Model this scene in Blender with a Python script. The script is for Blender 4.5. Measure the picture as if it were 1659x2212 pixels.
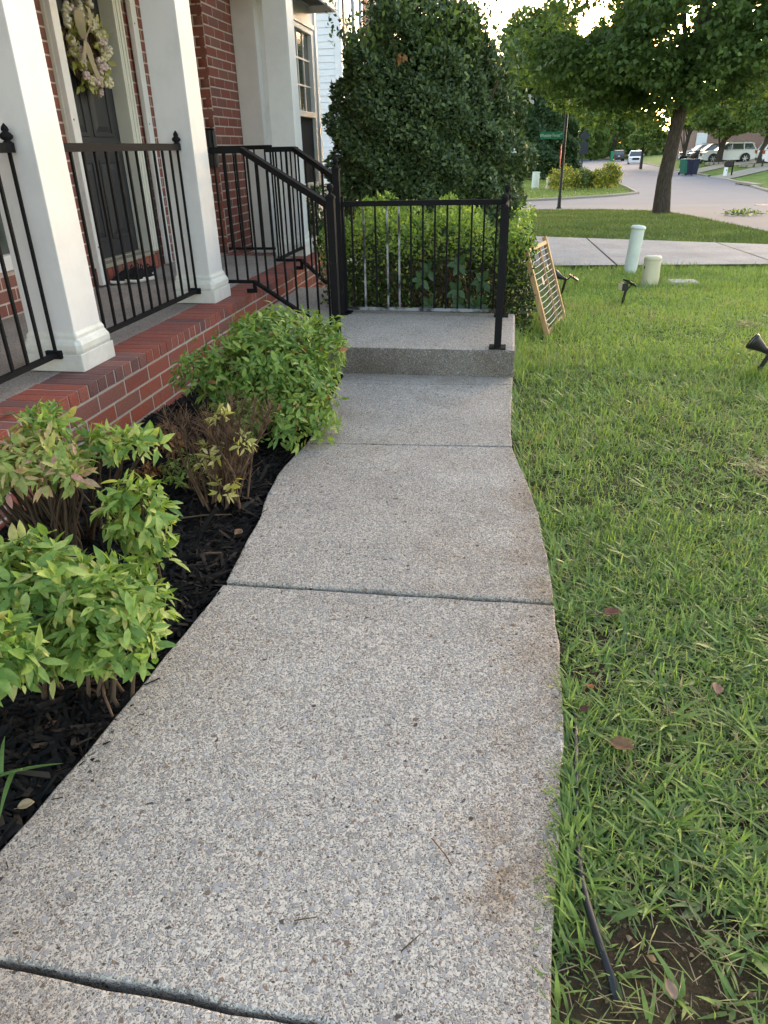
import bpy, bmesh, math, random
import numpy as np
from mathutils import Vector, Matrix
random.seed(7); RNG = np.random.default_rng(11)
for o in list(bpy.data.objects): bpy.data.objects.remove(o)
S = bpy.context.scene; C = S.collection
R = math.radians
# ------------------------------------------------------------------ camera, sky, sun, exposure
CAMH = 1.25
cam = bpy.data.cameras.new('camera'); camo = bpy.data.objects.new('camera', cam); C.objects.link(camo)
cam.sensor_fit = 'VERTICAL'; cam.sensor_height = 36.0; cam.lens = 36.0 * 1540 / 2212
cam.clip_start = 0.05; cam.clip_end = 2000
p_, y_, r_ = R(27.0), R(10.0), R(-1.3)
FW = Vector((-math.sin(y_) * math.cos(p_), math.cos(y_) * math.cos(p_), -math.sin(p_)))
RT = Vector((math.cos(y_), math.sin(y_), 0)); UP = RT.cross(FW)
RT, UP = math.cos(r_) * RT + math.sin(r_) * UP, -math.sin(r_) * RT + math.cos(r_) * UP
M_ = Matrix((RT, UP, -FW)).transposed().to_4x4(); M_.translation = Vector((0, 0, CAMH))
camo.matrix_world = M_
S.camera = camo
SUN_EL, SUN_AZ = R(8.0), R(19.0)          # azimuth measured from +Y towards +X
w = bpy.data.worlds.new('World'); S.world = w; w.use_nodes = True
nt = w.node_tree; nt.nodes.clear()
sky = nt.nodes.new('ShaderNodeTexSky'); sky.sky_type = 'NISHITA'; sky.sun_disc = False
sky.sun_elevation = SUN_EL; sky.sun_rotation = SUN_AZ; sky.dust_density = 1.6; sky.air_density = 1.05; sky.ozone_density = 0.55
bg = nt.nodes.new('ShaderNodeBackground'); bg.inputs[1].default_value = 0.15
wo = nt.nodes.new('ShaderNodeOutputWorld')
wb = nt.nodes.new('ShaderNodeMix'); wb.data_type = 'RGBA'; wb.blend_type = 'MULTIPLY'; wb.inputs[0].default_value = 1.0; wb.inputs[7].default_value = (1.035, .975, 1.0, 1)
nt.links.new(sky.outputs[0], wb.inputs[6]); nt.links.new(wb.outputs[2], bg.inputs[0]); nt.links.new(bg.outputs[0], wo.inputs[0])
sun = bpy.data.lights.new('sun', 'SUN'); sun.energy = 0.5; sun.angle = R(30); sun.color = (1, .97, .95)
suno = bpy.data.objects.new('sun', sun); C.objects.link(suno)
sd = Vector((math.sin(SUN_AZ) * math.cos(SUN_EL), math.cos(SUN_AZ) * math.cos(SUN_EL), math.sin(SUN_EL)))
suno.rotation_euler = sd.to_track_quat('Z', 'Y').to_euler(); suno.location = (10, 10, 20)
vs = S.view_settings; vs.view_transform = 'Standard'; vs.look = 'None'; vs.gamma = 1; vs.use_curve_mapping = False
vs.exposure = 2.6
S.cycles.max_bounces = 8; S.cycles.transparent_max_bounces = 8

# ------------------------------------------------------------------ helpers
def sstep(a, b, x):
    t = np.clip((x - a) / (b - a), 0, 1); return t * t * (3 - 2 * t)
KR = np.array([(14, 9.5), (30, 10.9), (38.2, 11.48), (53, 13.29), (63, 13.7), (78, 14.8), (113, 17.6), (159, 21), (230, 27)])
def kerb_right(y): return np.interp(y, KR[:, 0], KR[:, 1])
def gz(x, y):
    x = np.asarray(x, float); y = np.asarray(y, float)
    z = -.03 - .032 * np.clip(y - 5, 0, 25) - .006 * np.clip(y - 30, 0, 200)
    rise = np.clip(x - kerb_right(y) - .3, 0, 14) * sstep(30, 45, y)
    return z + np.minimum(rise, 3) * .14 + np.clip(rise - 3, 0, 11) * .06
def project(P):
    d = Vector(P) - Vector((0, 0, CAMH)); k = d.dot(FW)
    if k < .05: return None
    return (829.5 + 1540 * d.dot(RT) / k, 1106 - 1540 * d.dot(UP) / k, k)
def in_view(P, m=40):
    q = project(P)
    return q is not None and -m < q[0] < 1659 + m and -m < q[1] < 2212 + m

class MB:
    def __init__(s): s.v = []; s.f = []; s.sm = []
    def add(s, vs, fs, smooth=False):
        o = len(s.v); s.v += [tuple(p) for p in vs]
        s.f += [tuple(i + o for i in f) for f in fs]; s.sm += [smooth] * len(fs); return s
    def box(s, x0, x1, y0, y1, z0, z1, ch=0.0):
        if ch <= 0:
            v = [(x, y, z) for z in (z0, z1) for y in (y0, y1) for x in (x0, x1)]
            return s.add(v, [(0, 2, 3, 1), (4, 5, 7, 6), (0, 1, 5, 4), (2, 6, 7, 3), (0, 4, 6, 2), (1, 3, 7, 5)])
        bm = bmesh.new(); bmesh.ops.create_cube(bm, size=1)
        for v in bm.verts:
            v.co = ((x0 + x1) / 2 + v.co.x * (x1 - x0), (y0 + y1) / 2 + v.co.y * (y1 - y0), (z0 + z1) / 2 + v.co.z * (z1 - z0))
        bmesh.ops.bevel(bm, geom=bm.edges[:], offset=ch, segments=2, affect='EDGES', profile=.6)
        return s.bm(bm)
    def bm(s, bm, smooth=False):
        bm.verts.index_update()
        s.add([v.co[:] for v in bm.verts], [[v.index for v in f.verts] for f in bm.faces], smooth); bm.free(); return s
    def obox(s, a, b, w, h, up=(0, 0, 1)):
        """box bar from a to b, w across, h along up"""
        a, b = Vector(a), Vector(b); d = (b - a).normalized(); up = Vector(up)
        sd = d.cross(up)
        if sd.length < 1e-4: sd = d.cross(Vector((0, 1, 0)))
        sd.normalize(); u = sd.cross(d).normalized()
        v = [p + sd * i * w / 2 + u * j * h / 2 for p in (a, b) for (i, j) in ((-1, -1), (1, -1), (1, 1), (-1, 1))]
        return s.add(v, [(0, 1, 2, 3), (7, 6, 5, 4), (0, 4, 5, 1), (1, 5, 6, 2), (2, 6, 7, 3), (3, 7, 4, 0)])
    def tube(s, pts, rad, n=8, cap=True):
        pts = [Vector(p) for p in pts]; m = len(pts)
        rad = list(rad) if hasattr(rad, '__len__') else [rad] * m
        rings = []; ref = None
        for i, p in enumerate(pts):
            d = (pts[min(i + 1, m - 1)] - pts[max(i - 1, 0)]).normalized()
            if ref is None: ref = d.orthogonal().normalized()
            ref = (ref - d * ref.dot(d)); ref = ref.normalized() if ref.length > 1e-5 else d.orthogonal().normalized()
            b = d.cross(ref)
            rings.append([p + (ref * math.cos(6.28319 * k / n) + b * math.sin(6.28319 * k / n)) * rad[i] for k in range(n)])
        v = [q for r in rings for q in r]
        f = [(i * n + k, i * n + (k + 1) % n, (i + 1) * n + (k + 1) % n, (i + 1) * n + k) for i in range(m - 1) for k in range(n)]
        s.add(v, f, True)
        if cap: s.add(rings[0][::-1], [tuple(range(n))]); s.add(rings[-1], [tuple(range(n))])
        return s
    def lathe(s, prof, c, n=20, axis=(0, 0, 1)):
        ax = Vector(axis).normalized(); a = ax.orthogonal().normalized(); b = ax.cross(a); c = Vector(c)
        v = [c + ax * z + (a * math.cos(6.28319 * k / n) + b * math.sin(6.28319 * k / n)) * r for r, z in prof for k in range(n)]
        f = [(i * n + k, i * n + (k + 1) % n, (i + 1) * n + (k + 1) % n, (i + 1) * n + k) for i in range(len(prof) - 1) for k in range(n)]
        s.add(v, f, True); return s
    def prism(s, poly, z0, z1):
        n = len(poly)
        v = [(x, y, z0) for x, y in poly] + [(x, y, z1) for x, y in poly]
        return s.add(v, [tuple(range(n))[::-1], tuple(range(n, 2 * n))] + [(i, (i + 1) % n, n + (i + 1) % n, n + i) for i in range(n)])
    def build(s, name, mat, parent=None, kind=None, bevel=0):
        off = Vector()
        q = parent
        while q is not None: off += q.location; q = q.parent
        me = bpy.data.meshes.new(name)
        me.from_pydata([(a - off.x, b - off.y, c - off.z) for a, b, c in s.v], [], s.f)
        me.polygons.foreach_set('use_smooth', s.sm); me.materials.append(mat)
        o = bpy.data.objects.new(name, me); C.objects.link(o); o.parent = parent
        if kind: o['kind'] = kind
        if bevel:
            m = o.modifiers.new('bevel', 'BEVEL'); m.width = bevel; m.segments = 2; m.limit_method = 'ANGLE'
        return o
def thing(name, label, cat, loc=(0, 0, 0), group=None):
    o = bpy.data.objects.new(name, None); C.objects.link(o); o.location = loc; o.empty_display_size = .1
    return tag(o, label, cat, group)
def tag(o, label, cat, group=None):
    o['label'] = label; o['category'] = cat
    if group: o['group'] = group
    return o
def copy_tree(o, parent=None):
    c = o.copy(); C.objects.link(c); c.parent = parent
    for ch in list(o.children): copy_tree(ch, c)
    return c
def inst(name, me, mat4, parent):
    o = bpy.data.objects.new(name, me); C.objects.link(o); o.parent = parent
    off = Vector(); q = parent
    while q is not None: off += q.location; q = q.parent
    m = mat4.copy(); m.translation -= off; o.matrix_basis = m
    return o
def np_mesh(name, V, F, mat, tint=None, smooth=False):
    V = np.asarray(V, np.float32); F = np.asarray(F, np.int32); k = F.shape[1]
    me = bpy.data.meshes.new(name); me.vertices.add(len(V)); me.vertices.foreach_set('co', V.ravel())
    me.loops.add(F.size); me.loops.foreach_set('vertex_index', F.ravel())
    me.polygons.add(len(F)); me.polygons.foreach_set('loop_start', np.arange(0, F.size, k, dtype=np.int32))
    if smooth: me.polygons.foreach_set('use_smooth', np.ones(len(F), bool))
    if tint is not None:
        a = me.attributes.new('tint', 'FLOAT', 'POINT'); a.data.foreach_set('value', np.maximum(np.asarray(tint, np.float32), 1e-4))
    me.materials.append(mat); me.update(calc_edges=True)
    return me
def np_obj(name, V, F, mat, parent=None, kind=None, tint=None, smooth=False):
    off = np.zeros(3); q = parent
    while q is not None: off += np.array(q.location); q = q.parent
    o = bpy.data.objects.new(name, np_mesh(name, np.asarray(V) - off, F, mat, tint, smooth)); C.objects.link(o); o.parent = parent
    if kind: o['kind'] = kind
    return o

# ------------------------------------------------------------------ materials
def mat(name, col, rough=.7, spec=.3, metal=0):
    m = bpy.data.materials.new(name); m.use_nodes = True; b = m.node_tree.nodes['Principled BSDF']
    b.inputs['Base Color'].default_value = (*col, 1); b.inputs['Roughness'].default_value = rough
    b.inputs['Specular IOR Level'].default_value = spec; b.inputs['Metallic'].default_value = metal
    return m
class N:
    def __init__(s, m): s.t = m.node_tree; s.b = s.t.nodes['Principled BSDF']
    def n(s, typ, **k):
        x = s.t.nodes.new(typ)
        for a, b in k.items(): setattr(x, a, b)
        return x
    def l(s, a, b): s.t.links.new(a, b)
    def pos(s): return s.n('ShaderNodeNewGeometry').outputs['Position']
    def noise(s, scale, detail=3, vec=None, rough=.55):
        x = s.n('ShaderNodeTexNoise'); x.inputs['Scale'].default_value = scale; x.inputs['Detail'].default_value = detail
        x.inputs['Roughness'].default_value = rough
        s.l(vec if vec is not None else s.pos(), x.inputs['Vector']); return x.outputs['Fac']
    def ramp(s, fac, stops, interp='LINEAR'):
        x = s.n('ShaderNodeValToRGB'); x.color_ramp.interpolation = interp
        e = x.color_ramp.elements
        while len(e) < len(stops): e.new(.5)
        for i, (p, c) in enumerate(stops):
            e[i].position = p; e[i].color = (*c, 1) if hasattr(c, '__len__') else (c, c, c, 1)
        s.l(fac, x.inputs[0]); return x.outputs[0]
    def mix(s, f, a, b, mode='MIX'):
        x = s.n('ShaderNodeMix', data_type='RGBA', blend_type=mode)
        for v, i in ((f, 0), (a, 6), (b, 7)):
            if hasattr(v, 'is_linked') or hasattr(v, 'links'): s.l(v, x.inputs[i])
            elif i == 0: x.inputs[i].default_value = v
            else: x.inputs[i].default_value = (*v, 1)
        return x.outputs[2]
    def math(s, op, a, b=0.0):
        x = s.n('ShaderNodeMath', operation=op)
        for v, i in ((a, 0), (b, 1)):
            if hasattr(v, 'links'): s.l(v, x.inputs[i])
            else: x.inputs[i].default_value = v
        return x.outputs[0]
    def bump(s, h, strength=.3, dist=.01):
        x = s.n('ShaderNodeBump'); x.inputs['Strength'].default_value = strength; x.inputs['Distance'].default_value = dist
        s.l(h, x.inputs['Height']); s.l(x.outputs[0], s.b.inputs['Normal'])
    def col(s, c): s.l(c, s.b.inputs['Base Color'])
    def var(s):
        a = s.n('ShaderNodeAttribute'); a.attribute_name = 'tint'
        o = s.n('ShaderNodeObjectInfo')
        return s.math('ADD', a.outputs['Fac'], s.math('MULTIPLY', s.math('LESS_THAN', a.outputs['Fac'], 1e-5), o.outputs['Random']))
def leaf_mat(name, stops, rough=.45, trans=.35, spec=.35, patch=None):
    m = mat(name, (.06, .1, .03), rough, spec); n = N(m)
    c = n.ramp(n.var(), stops)
    if patch:
        c = n.mix(n.math('MULTIPLY', n.ramp(n.noise(patch[0], 2), [(.42, 0), (.62, 1)]), patch[2]), c, patch[1])
    nn = n.math('MULTIPLY_ADD', n.noise(75, 3), .9); nn.node.inputs[2].default_value = .55
    c = n.mix(1.0, c, nn, 'MULTIPLY')
    n.col(c)
    tr = n.n('ShaderNodeBsdfTranslucent'); n.l(n.mix(1.0, c, (1.3, 1.35, .7), 'MULTIPLY'), tr.inputs[0])
    mx = n.n('ShaderNodeMixShader'); mx.inputs[0].default_value = trans
    out = m.node_tree.nodes['Material Output']
    n.l(n.b.outputs[0], mx.inputs[1]); n.l(tr.outputs[0], mx.inputs[2]); n.l(mx.outputs[0], out.inputs[0])
    return m
def aggregate(name, light, stain=0.0, k=1.0):
    m = mat(name, (.4, .38, .35), .85, .25); n = N(m); P = n.pos()
    wob = n.n('ShaderNodeTexNoise'); wob.inputs['Scale'].default_value = 90; n.l(P, wob.inputs['Vector'])
    off = n.n('ShaderNodeVectorMath', operation='SCALE'); n.l(wob.outputs['Color'], off.inputs[0]); off.inputs['Scale'].default_value = .008
    Pw = n.n('ShaderNodeVectorMath', operation='ADD'); n.l(P, Pw.inputs[0]); n.l(off.outputs[0], Pw.inputs[1]); Pw = Pw.outputs[0]
    def layer(scale, keepramp, edge, stops):
        v = n.n('ShaderNodeTexVoronoi'); v.inputs['Scale'].default_value = scale * k; n.l(Pw, v.inputs['Vector'])
        e = n.n('ShaderNodeTexVoronoi', feature='DISTANCE_TO_EDGE'); e.inputs['Scale'].default_value = scale * k; n.l(Pw, e.inputs['Vector'])
        q = n.n('ShaderNodeSeparateColor'); n.l(v.outputs['Color'], q.inputs[0])
        return n.ramp(q.outputs[0], stops, 'CONSTANT'), n.math('MULTIPLY', n.ramp(q.outputs[1], keepramp), n.ramp(e.outputs['Distance'], edge)), q
    GREY = [(0, (.29, .275, .265)), (.2, (.35, .335, .33)), (.5, (.41, .395, .39)), (.68, (.49, .46, .43)), (.8, (.34, .31, .28)), (.86, (.2, .14, .1)), (.92, (.27, .18, .13)), (.95, (.52, .44, .33)), (.965, (.08, .075, .07))]
    g1, k1, q1 = layer(380, [(.1, 0), (.12, 1)], [(.0, 0), (.06, 1)], [(0, tuple(c * 1.15 for c in light)), (.4, tuple(c * .9 for c in light)), (.56, (.3, .285, .265)), (.7, (.4, .385, .365)), (.8, (.13, .115, .1)), (.93, (.24, .17, .125))])
    g2, k2, q2 = layer(190, [(.45, 0), (.46, 1)], [(.06, 0), (.2, 1)], GREY)
    g3, k3, q3 = layer(95, [(.84, 0), (.87, 1)], [(.07, 0), (.16, 1)], GREY)
    c = n.mix(k1, light, g1); c = n.mix(k2, c, g2); c = n.mix(k3, c, g3)
    keep = n.math('MAXIMUM', k2, k3); sep = q2
    big = n.ramp(n.noise(1.7, 5, None, .65), [(.3, .8), (.7, 1.08)])
    c = n.mix(1.0, c, big, 'MULTIPLY')
    st = n.math('MULTIPLY', n.ramp(n.noise(.9, 6, None, .7), [(.5, 0), (.72, 1)]), .35 + stain)
    c = n.mix(st, c, n.mix(1.0, c, (.62, .52, .42), 'MULTIPLY'))
    if name == 'exposed_aggregate':
        sx = n.n('ShaderNodeSeparateXYZ'); n.l(P, sx.inputs[0])
        def bell(v, c0, wd):
            q = n.math('DIVIDE', n.math('SUBTRACT', v, c0), wd); return n.math('POWER', 2.718, n.math('MULTIPLY', n.math('MULTIPLY', q, q), -1.0))
        edge = n.math('MULTIPLY', bell(sx.outputs[0], .17, .13), n.ramp(n.noise(3.0, 5, None, .7), [(.36, 0), (.62, 1)]))
        spot = n.math('MULTIPLY', n.math('MULTIPLY', bell(sx.outputs[0], .07, .1), bell(sx.outputs[1], .95, .16)), n.ramp(n.noise(9, 5, None, .75), [(.4, 0), (.6, 1)]))
        mid = n.math('MULTIPLY', n.ramp(n.noise(.8, 5, None, .65), [(.48, 0), (.7, 1)]), .5)
        dirt = n.math('MAXIMUM', n.math('MAXIMUM', n.math('MULTIPLY', edge, .8), n.math('MULTIPLY', spot, .95)), mid)
        c = n.mix(dirt, c, n.mix(1.0, c, (.6, .47, .34), 'MULTIPLY'))
    n.col(c)
    h = n.math('ADD', n.math('MULTIPLY', keep, 1.0), n.math('MULTIPLY', sep.outputs[2], .35))
    n.bump(h, .75, .005)
    return m
M = {}
M['walk'] = aggregate('exposed_aggregate', (.57, .51, .43), .3)
M['landing'] = aggregate('exposed_aggregate_landing', (.68, .6, .5), .3)
M['porchfloor'] = aggregate('porch_aggregate', (.5, .45, .39), .1)
def brick_mat(name, stops, wash=.25):
    m = mat(name, (.25, .09, .06), .85, .25); n = N(m); c = n.ramp(n.var(), stops)
    c = n.mix(n.math('MULTIPLY', n.ramp(n.noise(14, 5), [(.35, 0), (.7, 1)]), wash), c, (.2, .12, .1))
    c = n.mix(1.0, c, n.ramp(n.noise(120, 3), [(.3, .72), (.7, 1.15)]), 'MULTIPLY'); n.col(c)
    n.bump(n.noise(170, 4), .45, .004); return m
M['brick'] = brick_mat('red_brick', [(0, (.34, .085, .055)), (.35, (.38, .105, .07)), (.55, (.27, .085, .065)), (.75, (.29, .12, .095)), (.88, (.2, .09, .08)), (1, (.17, .075, .07))], .45)
M['brick_house'] = brick_mat('wall_brick', [(0, (.27, .085, .065)), (.35, (.31, .105, .08)), (.6, (.23, .095, .08)), (.8, (.29, .13, .1)), (1, (.25, .085, .065))], .2)
def mortar(name, c):
    m = mat(name, c, .95, .1); n = N(m)
    n.col(n.mix(n.noise(25, 4), tuple(x * .75 for x in c), tuple(x * 1.1 for x in c))); n.bump(n.noise(220, 3), .6, .004); return m
M['mortar'] = mortar('mortar', (.5, .45, .4))
M['mortar_house'] = mortar('mortar_house', (.62, .52, .46))
def paint(name, c, rough=.45, dirt=.08):
    m = mat(name, c, rough, .35); n = N(m)
    k = n.ramp(n.noise(3.5, 6, None, .7), [(.45, 1), (.75, 1 - dirt)])
    n.col(n.mix(1.0, c, k, 'MULTIPLY')); n.bump(n.noise(40, 3), .05, .002); return m
M['white'] = paint('white_paint', (.74, .74, .745), .45, .12)
M['cream'] = paint('white_base_paint', (.74, .735, .68), .5, .3)
M['trim'] = paint('door_trim_paint', (.68, .67, .6), .5)
M['siding'] = paint('white_siding', (.74, .76, .78), .5)
M['iron'] = mat('black_iron', (.012, .012, .013), .75, .12); _n = N(M['iron'])
_n.col(_n.mix(_n.ramp(_n.noise(18, 5, None, .7), [(.6, 0), (.75, 1)]), (.011, .011, .012), (.035, .03, .028))); _n.bump(_n.noise(90, 3), .15, .002)
M['iron_worn'] = mat('worn_iron', (.2, .21, .22), .5, .4); _n = N(M['iron_worn'])
_n.col(_n.mix(_n.ramp(_n.noise(9, 4), [(.45, 0), (.6, 1)]), (.02, .02, .022), (.3, .31, .33)))
M['door'] = paint('charcoal_door', (.035, .037, .042), .5, .2)
M['glass'] = mat('window_glass', (.07, .085, .075), .06, .9)
M['screen'] = mat('insect_screen', (.05, .055, .06), .95, .05)
M['soil'] = mat('soil', (.1, .07, .045), .95, .1); _n = N(M['soil'])
_n.col(_n.ramp(_n.noise(7, 6, None, .7), [(.3, (.045, .03, .02)), (.5, (.085, .06, .04)), (.7, (.14, .105, .07))])); _n.bump(_n.noise(60, 5), .8, .02)
M['lawn'] = mat('lawn_ground', (.06, .09, .025), .95, .1); _n = N(M['lawn'])
_sy = _n.n('ShaderNodeSeparateXYZ'); _n.l(_n.pos(), _sy.inputs[0])
_g = _n.ramp(_n.noise(.8, 8, None, .7), [(.3, (.1, .17, .035)), (.5, (.16, .25, .05)), (.7, (.22, .3, .07))])
_g = _n.mix(_n.math('MULTIPLY', _n.ramp(_n.noise(14, 4), [(.4, 0), (.6, 1)]), .4), _g, (.05, .075, .025))
_s = _n.ramp(_n.noise(6, 6, None, .7), [(.3, (.04, .028, .018)), (.5, (.075, .055, .032)), (.7, (.12, .095, .055))])
_far = _n.n('ShaderNodeMapRange'); _far.inputs[1].default_value = 2; _far.inputs[2].default_value = 8; _n.l(_sy.outputs[1], _far.inputs[0])
_n.col(_n.mix(_far.outputs[0], _s, _g)); _n.bump(_n.noise(45, 5), .8, .03)
M['asphalt'] = mat('asphalt', (.15, .15, .155), .9, .2); _n = N(M['asphalt'])
_n.col(_n.mix(_n.noise(.35, 7, None, .7), (.128, .14, .162), (.188, .202, .232))); _n.bump(_n.noise(150, 3), .4, .005)
M['kerb'] = mortar('kerb_concrete', (.38, .34, .27))
M['drive'] = aggregate('driveway_concrete', (.5, .5, .5), .0)
M['mulch'] = mat('black_mulch', (.012, .011, .01), .9, .15); _n = N(M['mulch'])
_n.col(_n.ramp(_n.var(), [(0, (.006, .006, .006)), (.6, (.014, .013, .012)), (.9, (.035, .028, .024)), (1, (.06, .045, .032))]))
M['mulchbase'] = mat('mulch_base', (.008, .008, .008), .95, .1); _n = N(M['mulchbase'])
_n.bump(_n.noise(55, 5), 1, .02)
M['bark'] = mat('bark', (.09, .075, .06), .9, .15); _n = N(M['bark'])
_mp = _n.n('ShaderNodeMapping'); _mp.inputs['Scale'].default_value = (1, 1, .18); _n.l(_n.pos(), _mp.inputs[0])
_h = _n.noise(30, 5, _mp.outputs[0], .7); _n.col(_n.ramp(_h, [(.3, (.03, .025, .02)), (.6, (.085, .07, .055)), (.8, (.15, .13, .105))])); _n.bump(_h, .9, .03)
M['stem'] = mat('woody_stem', (.09, .065, .045), .9, .15)
M['twig'] = mat('dead_twig', (.12, .075, .05), .9, .15); _n = N(M['twig']); _n.col(_n.ramp(_n.noise(30, 3), [(.3, (.07, .04, .025)), (.7, (.2, .135, .09))]))
M['wood'] = mat('pale_pine', (.42, .26, .13), .6, .3); _n = N(M['wood'])
_mp = _n.n('ShaderNodeMapping'); _mp.inputs['Scale'].default_value = (30, 30, 3); _n.l(_n.pos(), _mp.inputs[0])
_n.col(_n.ramp(_n.noise(1.5, 4, _mp.outputs[0]), [(.3, (.36, .2, .09)), (.7, (.52, .34, .18))]))
M['plastic_black'] = mat('black_plastic', (.018, .018, .02), .42, .4)
M['nandina'] = leaf_mat('nandina_leaf', [(0, (0.122, 0.220, 0.055)), (.35, (0.201, 0.323, 0.073)), (.7, (0.311, 0.421, 0.104)), (.93, (0.427, 0.488, 0.146)), (1, (0.464, 0.403, 0.159))])
M['nandina_deep'] = leaf_mat('nandina_deep_leaf', [(0, (0.101, 0.185, 0.045)), (.4, (0.168, 0.280, 0.062)), (.8, (0.280, 0.386, 0.084)), (.975, (0.370, 0.448, 0.123)), (.985, (0.392, 0.146, 0.078)), (1, (0.403, 0.168, 0.090))])
M['nandina_red'] = leaf_mat('nandina_reddish_leaf', [(0, (.22, .32, .08)), (.45, (.36, .42, .12)), (.7, (.46, .42, .16)), (.85, (.52, .4, .2)), (.95, (.58, .34, .25)), (1, (.6, .3, .26))])
M['nandina_pale'] = leaf_mat('pale_yellow_leaf', [(0, (.3, .32, .09)), (.5, (.42, .4, .14)), (1, (.55, .5, .25))])
M['drybrown'] = leaf_mat('dry_brown_leaf', [(0, (.16, .075, .03)), (.5, (.25, .12, .05)), (1, (.34, .19, .09))], .8, .2, .1)
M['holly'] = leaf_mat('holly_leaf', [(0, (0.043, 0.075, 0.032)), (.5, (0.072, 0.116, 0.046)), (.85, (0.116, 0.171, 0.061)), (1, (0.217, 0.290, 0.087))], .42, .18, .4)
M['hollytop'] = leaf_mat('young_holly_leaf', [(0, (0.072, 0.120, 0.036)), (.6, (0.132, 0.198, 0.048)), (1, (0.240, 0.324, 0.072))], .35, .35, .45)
M['hedge'] = leaf_mat('hedge_leaf', [(0, (0.133, 0.225, 0.046)), (.5, (0.225, 0.338, 0.066)), (.85, (0.375, 0.488, 0.084)), (1, (0.562, 0.637, 0.112))], .45, .35)
M['hedge_shade'] = leaf_mat('hedge_shaded_leaf', [(0, (0.020, 0.038, 0.010)), (.6, (0.034, 0.058, 0.015)), (1, (0.054, 0.081, 0.020))], .45, .25)  # dark copy of the hedge leaf; shade inside and low down put into the colour
M['vine'] = leaf_mat('vine_leaf', [(0, (0.046, 0.098, 0.039)), (1, (0.078, 0.143, 0.052))], .35, .25)
M['maple'] = leaf_mat('maple_leaf', [(0, (0.063, 0.115, 0.037)), (.5, (0.098, 0.167, 0.052)), (.85, (0.144, 0.230, 0.069)), (1, (0.218, 0.310, 0.098))], .5, .45)
M['treelight'] = leaf_mat('light_tree_leaf', [(0, (0.100, 0.165, 0.043)), (.5, (0.143, 0.215, 0.057)), (1, (0.243, 0.300, 0.086))], .5, .4)
M['treedark'] = leaf_mat('dark_tree_leaf', [(0, (0.031, 0.061, 0.027)), (.6, (0.051, 0.093, 0.037)), (1, (0.085, 0.136, 0.051))], .4, .2)
M['treemid'] = leaf_mat('mid_tree_leaf', [(0, (0.086, 0.138, 0.044)), (.6, (0.129, 0.199, 0.052)), (1, (0.241, 0.259, 0.078))], .5, .35)
M['gold'] = leaf_mat('golden_shrub_leaf', [(0, (0.132, 0.185, 0.040)), (.5, (0.238, 0.264, 0.046)), (.75, (0.396, 0.370, 0.053)), (.9, (0.660, 0.528, 0.040)), (1, (0.750, 0.634, 0.066))], .5, .35)
GR = [(0, (.095, .145, .06)), (.25, (.16, .235, .075)), (.5, (.235, .335, .085)), (.75, (.34, .45, .095)), (.88, (.4, .42, .14)), (.93, (.25, .19, .115)), (1, (.42, .33, .2))]
M['grass'] = leaf_mat('grass_blade', GR, .5, .35, .3)
M['grass_far'] = leaf_mat('grass_blade_far', [(0, (.08, .125, .04)), (.5, (.13, .19, .055)), (.9, (.24, .29, .08)), (1, (.33, .33, .14))], .5, .3, .25)

# ------------------------------------------------------------------ leaf clouds
def leaf_tmpl(width=.36, fold=.12, droop=.18, n=3, tip=1.4):
    ts = np.linspace(0, 1, n + 2); V = []; F = []
    for t in ts: V.append((t, 0, -droop * t * t))
    def wd(t): return width * .5 * (math.sin(math.pi * t ** .8)) ** .9 * (1 if t < .6 else 1)
    L = len(ts)
    for t in ts[1:-1]: V.append((t, wd(t), fold * wd(t) * 2 - droop * t * t))
    for t in ts[1:-1]: V.append((t, -wd(t), fold * wd(t) * 2 - droop * t * t))
    a = L; b = L + n
    F += [(0, 1, a), (0, b, 1)]
    for i in range(n - 1):
        F += [(i + 1, i + 2, a + i + 1), (i + 1, a + i + 1, a + i), (i + 1, b + i, b + i + 1), (i + 1, b + i + 1, i + 2)]
    F += [(n, n + 1, a + n - 1), (n, b + n - 1, n + 1)]
    return np.array(V, float), np.array(F)
T_NAN = leaf_tmpl(.36, .15, .2, 3)
T_OVAL = leaf_tmpl(.55, .12, .12, 2)
T_TINY = (np.array([(0, 0, 0), (.5, .26, .04), (1, 0, -.08), (.5, -.26, .04)], float), np.array([(0, 2, 1), (0, 3, 2)]))
T_MAPLE = (np.array([(0, 0, 0), (.25, .5, .05), (.55, .3, .0), (1, 0, -.1), (.55, -.3, 0), (.25, -.5, .05)], float),
           np.array([(0, 2, 1), (0, 3, 2), (0, 4, 3), (0, 5, 4)]))
def unit(a): return a / np.maximum(np.linalg.norm(a, axis=-1, keepdims=True), 1e-9)
def frames(D, Nn):
    D = unit(D); s = unit(np.cross(Nn, D)); n = np.cross(D, s); return D, s, n
def cloud_arrays(tm, P, D, Nn, sc, tint):
    V, F = tm; D, s, n = frames(D, Nn); k = len(V)
    W = P[:, None, :] + sc[:, None, None] * (V[None, :, 0:1] * D[:, None, :] + V[None, :, 1:2] * s[:, None, :] + V[None, :, 2:3] * n[:, None, :])
    FF = F[None] + (np.arange(len(P)) * k)[:, None, None]
    return W.reshape(-1, 3), FF.reshape(-1, F.shape[1]), np.repeat(tint, k)
def cloud(name, tm, P, D, Nn, sc, tint, mt, parent, kind='stuff'):
    V, F, t = cloud_arrays(tm, P, D, Nn, sc, tint)
    return np_obj(name, V, F, mt, parent, kind, t)
def rand_dirs(n): return unit(RNG.normal(size=(n, 3)))
LEAFMESH = {}
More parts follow.
